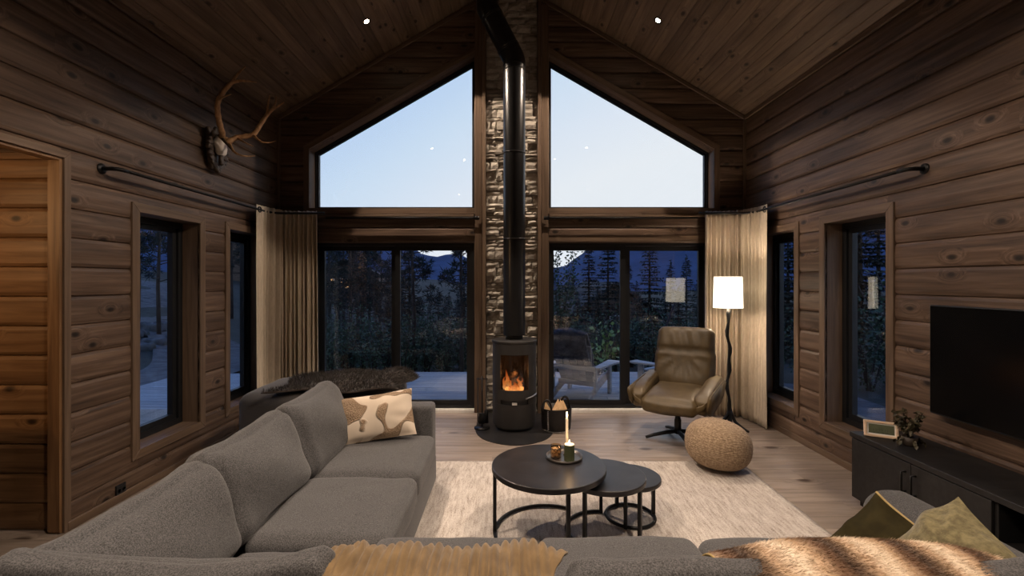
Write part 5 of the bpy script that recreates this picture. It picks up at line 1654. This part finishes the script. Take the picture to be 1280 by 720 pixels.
# ---- neighbouring cabins with lights on
def cabin(px, Y, wd, dp, h, rise, lab, wins, rz=0, lamp=None):
    x, y = at(px, Y); z = hgt(x, y) - .3
    c = empty('cabin', (x, y, z), rz, label=lab, cat='cabin')
    CW = LOG
    w2 = wd/2
    v, f = prism([(-w2, 0), (w2, 0), (w2, h), (0, h+rise), (-w2, h)], Matrix(((1,0,0,0), (0,0,1,0), (0,1,0,0), (0,0,0,1))), dp)
    part('wall', (v, f), CW, c, smooth=False)
    for s in (-1, 1):
        L_ = math.hypot(w2, rise); a = math.degrees(math.atan2(rise, w2))
        part('roof_slope', rbox((0, -.4, 0), (L_ + .5, dp + .4, .12), .01, 1), ROOFM, c, T(0, 0, h + rise + .02) @ (RY(a) if s > 0 else RZ(180) @ T(0, -dp, 0) @ RY(a)), smooth=False)
    for (wx, wz, ww, wh, m_) in wins:
        fr = part('window', rbox((wx - ww/2 - .07, -.05, wz - .07), (wx + ww/2 + .07, .02, wz + wh + .07), .01, 1), GREYW, c, smooth=False)
        part('pane', rbox((wx - ww/2, -.06, wz), (wx + ww/2, -.045, wz + wh), .004, 1), m_, fr, smooth=False)
    if lamp:
        part('porch_lamp', lathe([(0, 0), (.10, .02), (.10, .2), (0, .24)], 12), emit('porch_lamp', (1, .85, .65), 9), c, T(lamp[0], -.16, lamp[1]))
    return c
LITW = emit('lit_cabin_window', (1, .52, .22), 1.0)
DARKP = simple('dark_pane', (.01, .015, .03), (.012, .018, .035), (3, 3, 3), .15)
cabin(430, 48, 7, 8, 2.6, 1.6, 'distant lit cabin among pines outside left sliding door', [(-1.5, 1.3, 1.0, .9, LITW), (.2, 1.3, 1.0, .9, LITW), (1.9, 1.2, .8, .8, DARKP)], .2)
cabin(300, 46, 9, 7, 3.0, 2.4, 'distant dark cabin with porch lamp outside farther left window', [(-2, 1.2, 1, 1, DARKP), (1.5, 1.2, 1, 1, DARKP)], .5, (-3.4, 2.0))
cabin(768, 22, 4.4, 5, 2.6, 1.5, 'dark timber cabin with pale window frame outside right sliding door', [(.0, 1.9, .40, .66, DARKP)], .12)

# ---- garden chairs
SHEEP = simple('grey_sheepskin', (.09, .09, .10), (.20, .20, .22), (12, 12, 12), .95, sheen=.4)
def adirondack(x, y, rz, label):
    c = empty('garden_chair', (x, y, DZ), R(rz), label=label, cat='garden chair')
    for s in (-1, 1):
        part('leg', rbox((s*.33 - .02, -.40, 0), (s*.33 + .02, -.30, .47), .005, 1), GREYW, c, smooth=False)
        v, f = prism([(-.36, .22), (-.40, .34), (.10, .24), (.52, .03), (.44, .0), (.05, .13)], Matrix(((0,0,1,s*.285 - .015), (1,0,0,0), (0,1,0,0), (0,0,0,1))), .03)
        part('stringer', (v, f), GREYW, c, smooth=False)
        arm = [(s*.27, -.47), (s*.46, -.47), (s*.49, -.36), (s*.44, -.15), (s*.40, .30), (s*.30, .34), (s*.28, -.2)]
        if s > 0: arm = arm
        else: arm = arm[::-1]
        v, f = prism(arm, T(0, 0, .47), .025)
        part('armrest', (v, f), GREYW, c, smooth=False)
        part('back_post', rbox((s*.33 - .02, .26, .12), (s*.33 + .02, .32, .47), .005, 1), GREYW, c, smooth=False)
    for i in range(6):
        yy_ = -.38 + i*.095; z = .345 - .19*(i*.095)
        part('seat_slat', rbox((-.27, yy_, z), (.27, yy_ + .082, z + .02), .004, 1), GREYW, c, smooth=False)
    for i in range(5):
        a = (i-2)*3.2; L_ = .74 - .035*abs(i-2)**1.6
        part('back_slat', rbox((-.052, -.01, 0), (.052, .01, L_), .006, 1), GREYW, c, T((i-2)*.098, .16, .25) @ RX(-26) @ RY(a), smooth=False)
    part('back_rail', rbox((-.36, .335, .445), (.36, .37, .515), .005, 1), GREYW, c, smooth=False)
    part('back_rail', rbox((-.28, .185, .20), (.28, .215, .27), .005, 1), GREYW, c, smooth=False)
    return c
adirondack(1.08, 6.98, 150, 'weathered wooden garden chair with sheepskin outside right sliding door')
adirondack(2.50, 7.05, 218, 'weathered wooden garden chair outside behind the leather armchair')
sk = empty('sheepskin', (1.08, 6.98, DZ + .02), R(150), label='grey sheepskin draped over back of outdoor garden chair', cat='sheepskin')
spth = path([(0, -.30, .36), (0, -.02, .315), (0, .13, .33), (0, .26, .58), (0, .44, .94), (0, .49, 1.0), (0, .54, .96), (0, .50, .74), (0, .46, .56)])
def skf(u, v):
    p = spth(v); a = 2*u - 1
    wd_ = .30*(1 - .10*math.sin(v*6)**2) * (1 - .18*max(0, 1-v*5))
    return Vector((a*wd_, p.y + .012*noise.noise(Vector((a*3, v*6, 0))), p.z + .03 - .055*a*a*(1 if .35 < v < .8 else .3) + .015*noise.noise(Vector((a*4, v*8, 5)))))
vf = shellgrid(24, 50, skf, .012)
part('hide', vf, SHEEP, sk)
part('hair', fur(vf[0], vf[1][:24*50], 9000, .045, .002, 12), SHEEP, sk, smooth=False, kind='stuff')
gp = empty('garden_pole', (2.53, 8.45, DZ), label='thin black pole leaning at terrace edge outside right door', cat='pole')
part('shaft', tube([(0, 0, .01), (.26, .0, .70), (.52, .0, 1.38)], .018, 8), BLACKM, gp)
part('foot_plate', lathe([(0, 0), (.14, 0), (.14, .012), (0, .014)], 20), BLACKM, gp)

# ---- framed picture on the partition behind the camera (seen only mirrored in the glass)
pic = empty('picture_frame', (2.60, -1.105, 1.05), label='small pale framed picture on the partition behind the camera', cat='picture')
for lo, hi in (((-.13, -.0, 0), (.13, .02, .03)), ((-.13, 0, .40), (.13, .02, .43)), ((-.13, 0, .03), (-.10, .02, .40)), ((.10, 0, .03), (.13, .02, .40))):
    part('frame', rbox(lo, hi, .003, 1), GREYW, pic, T(0, .018, 0), smooth=False)
part('backing', rbox((-.11, 0, .02), (.11, .012, .41), .002, 1), DARKP, pic, T(0, .018, 0), smooth=False)
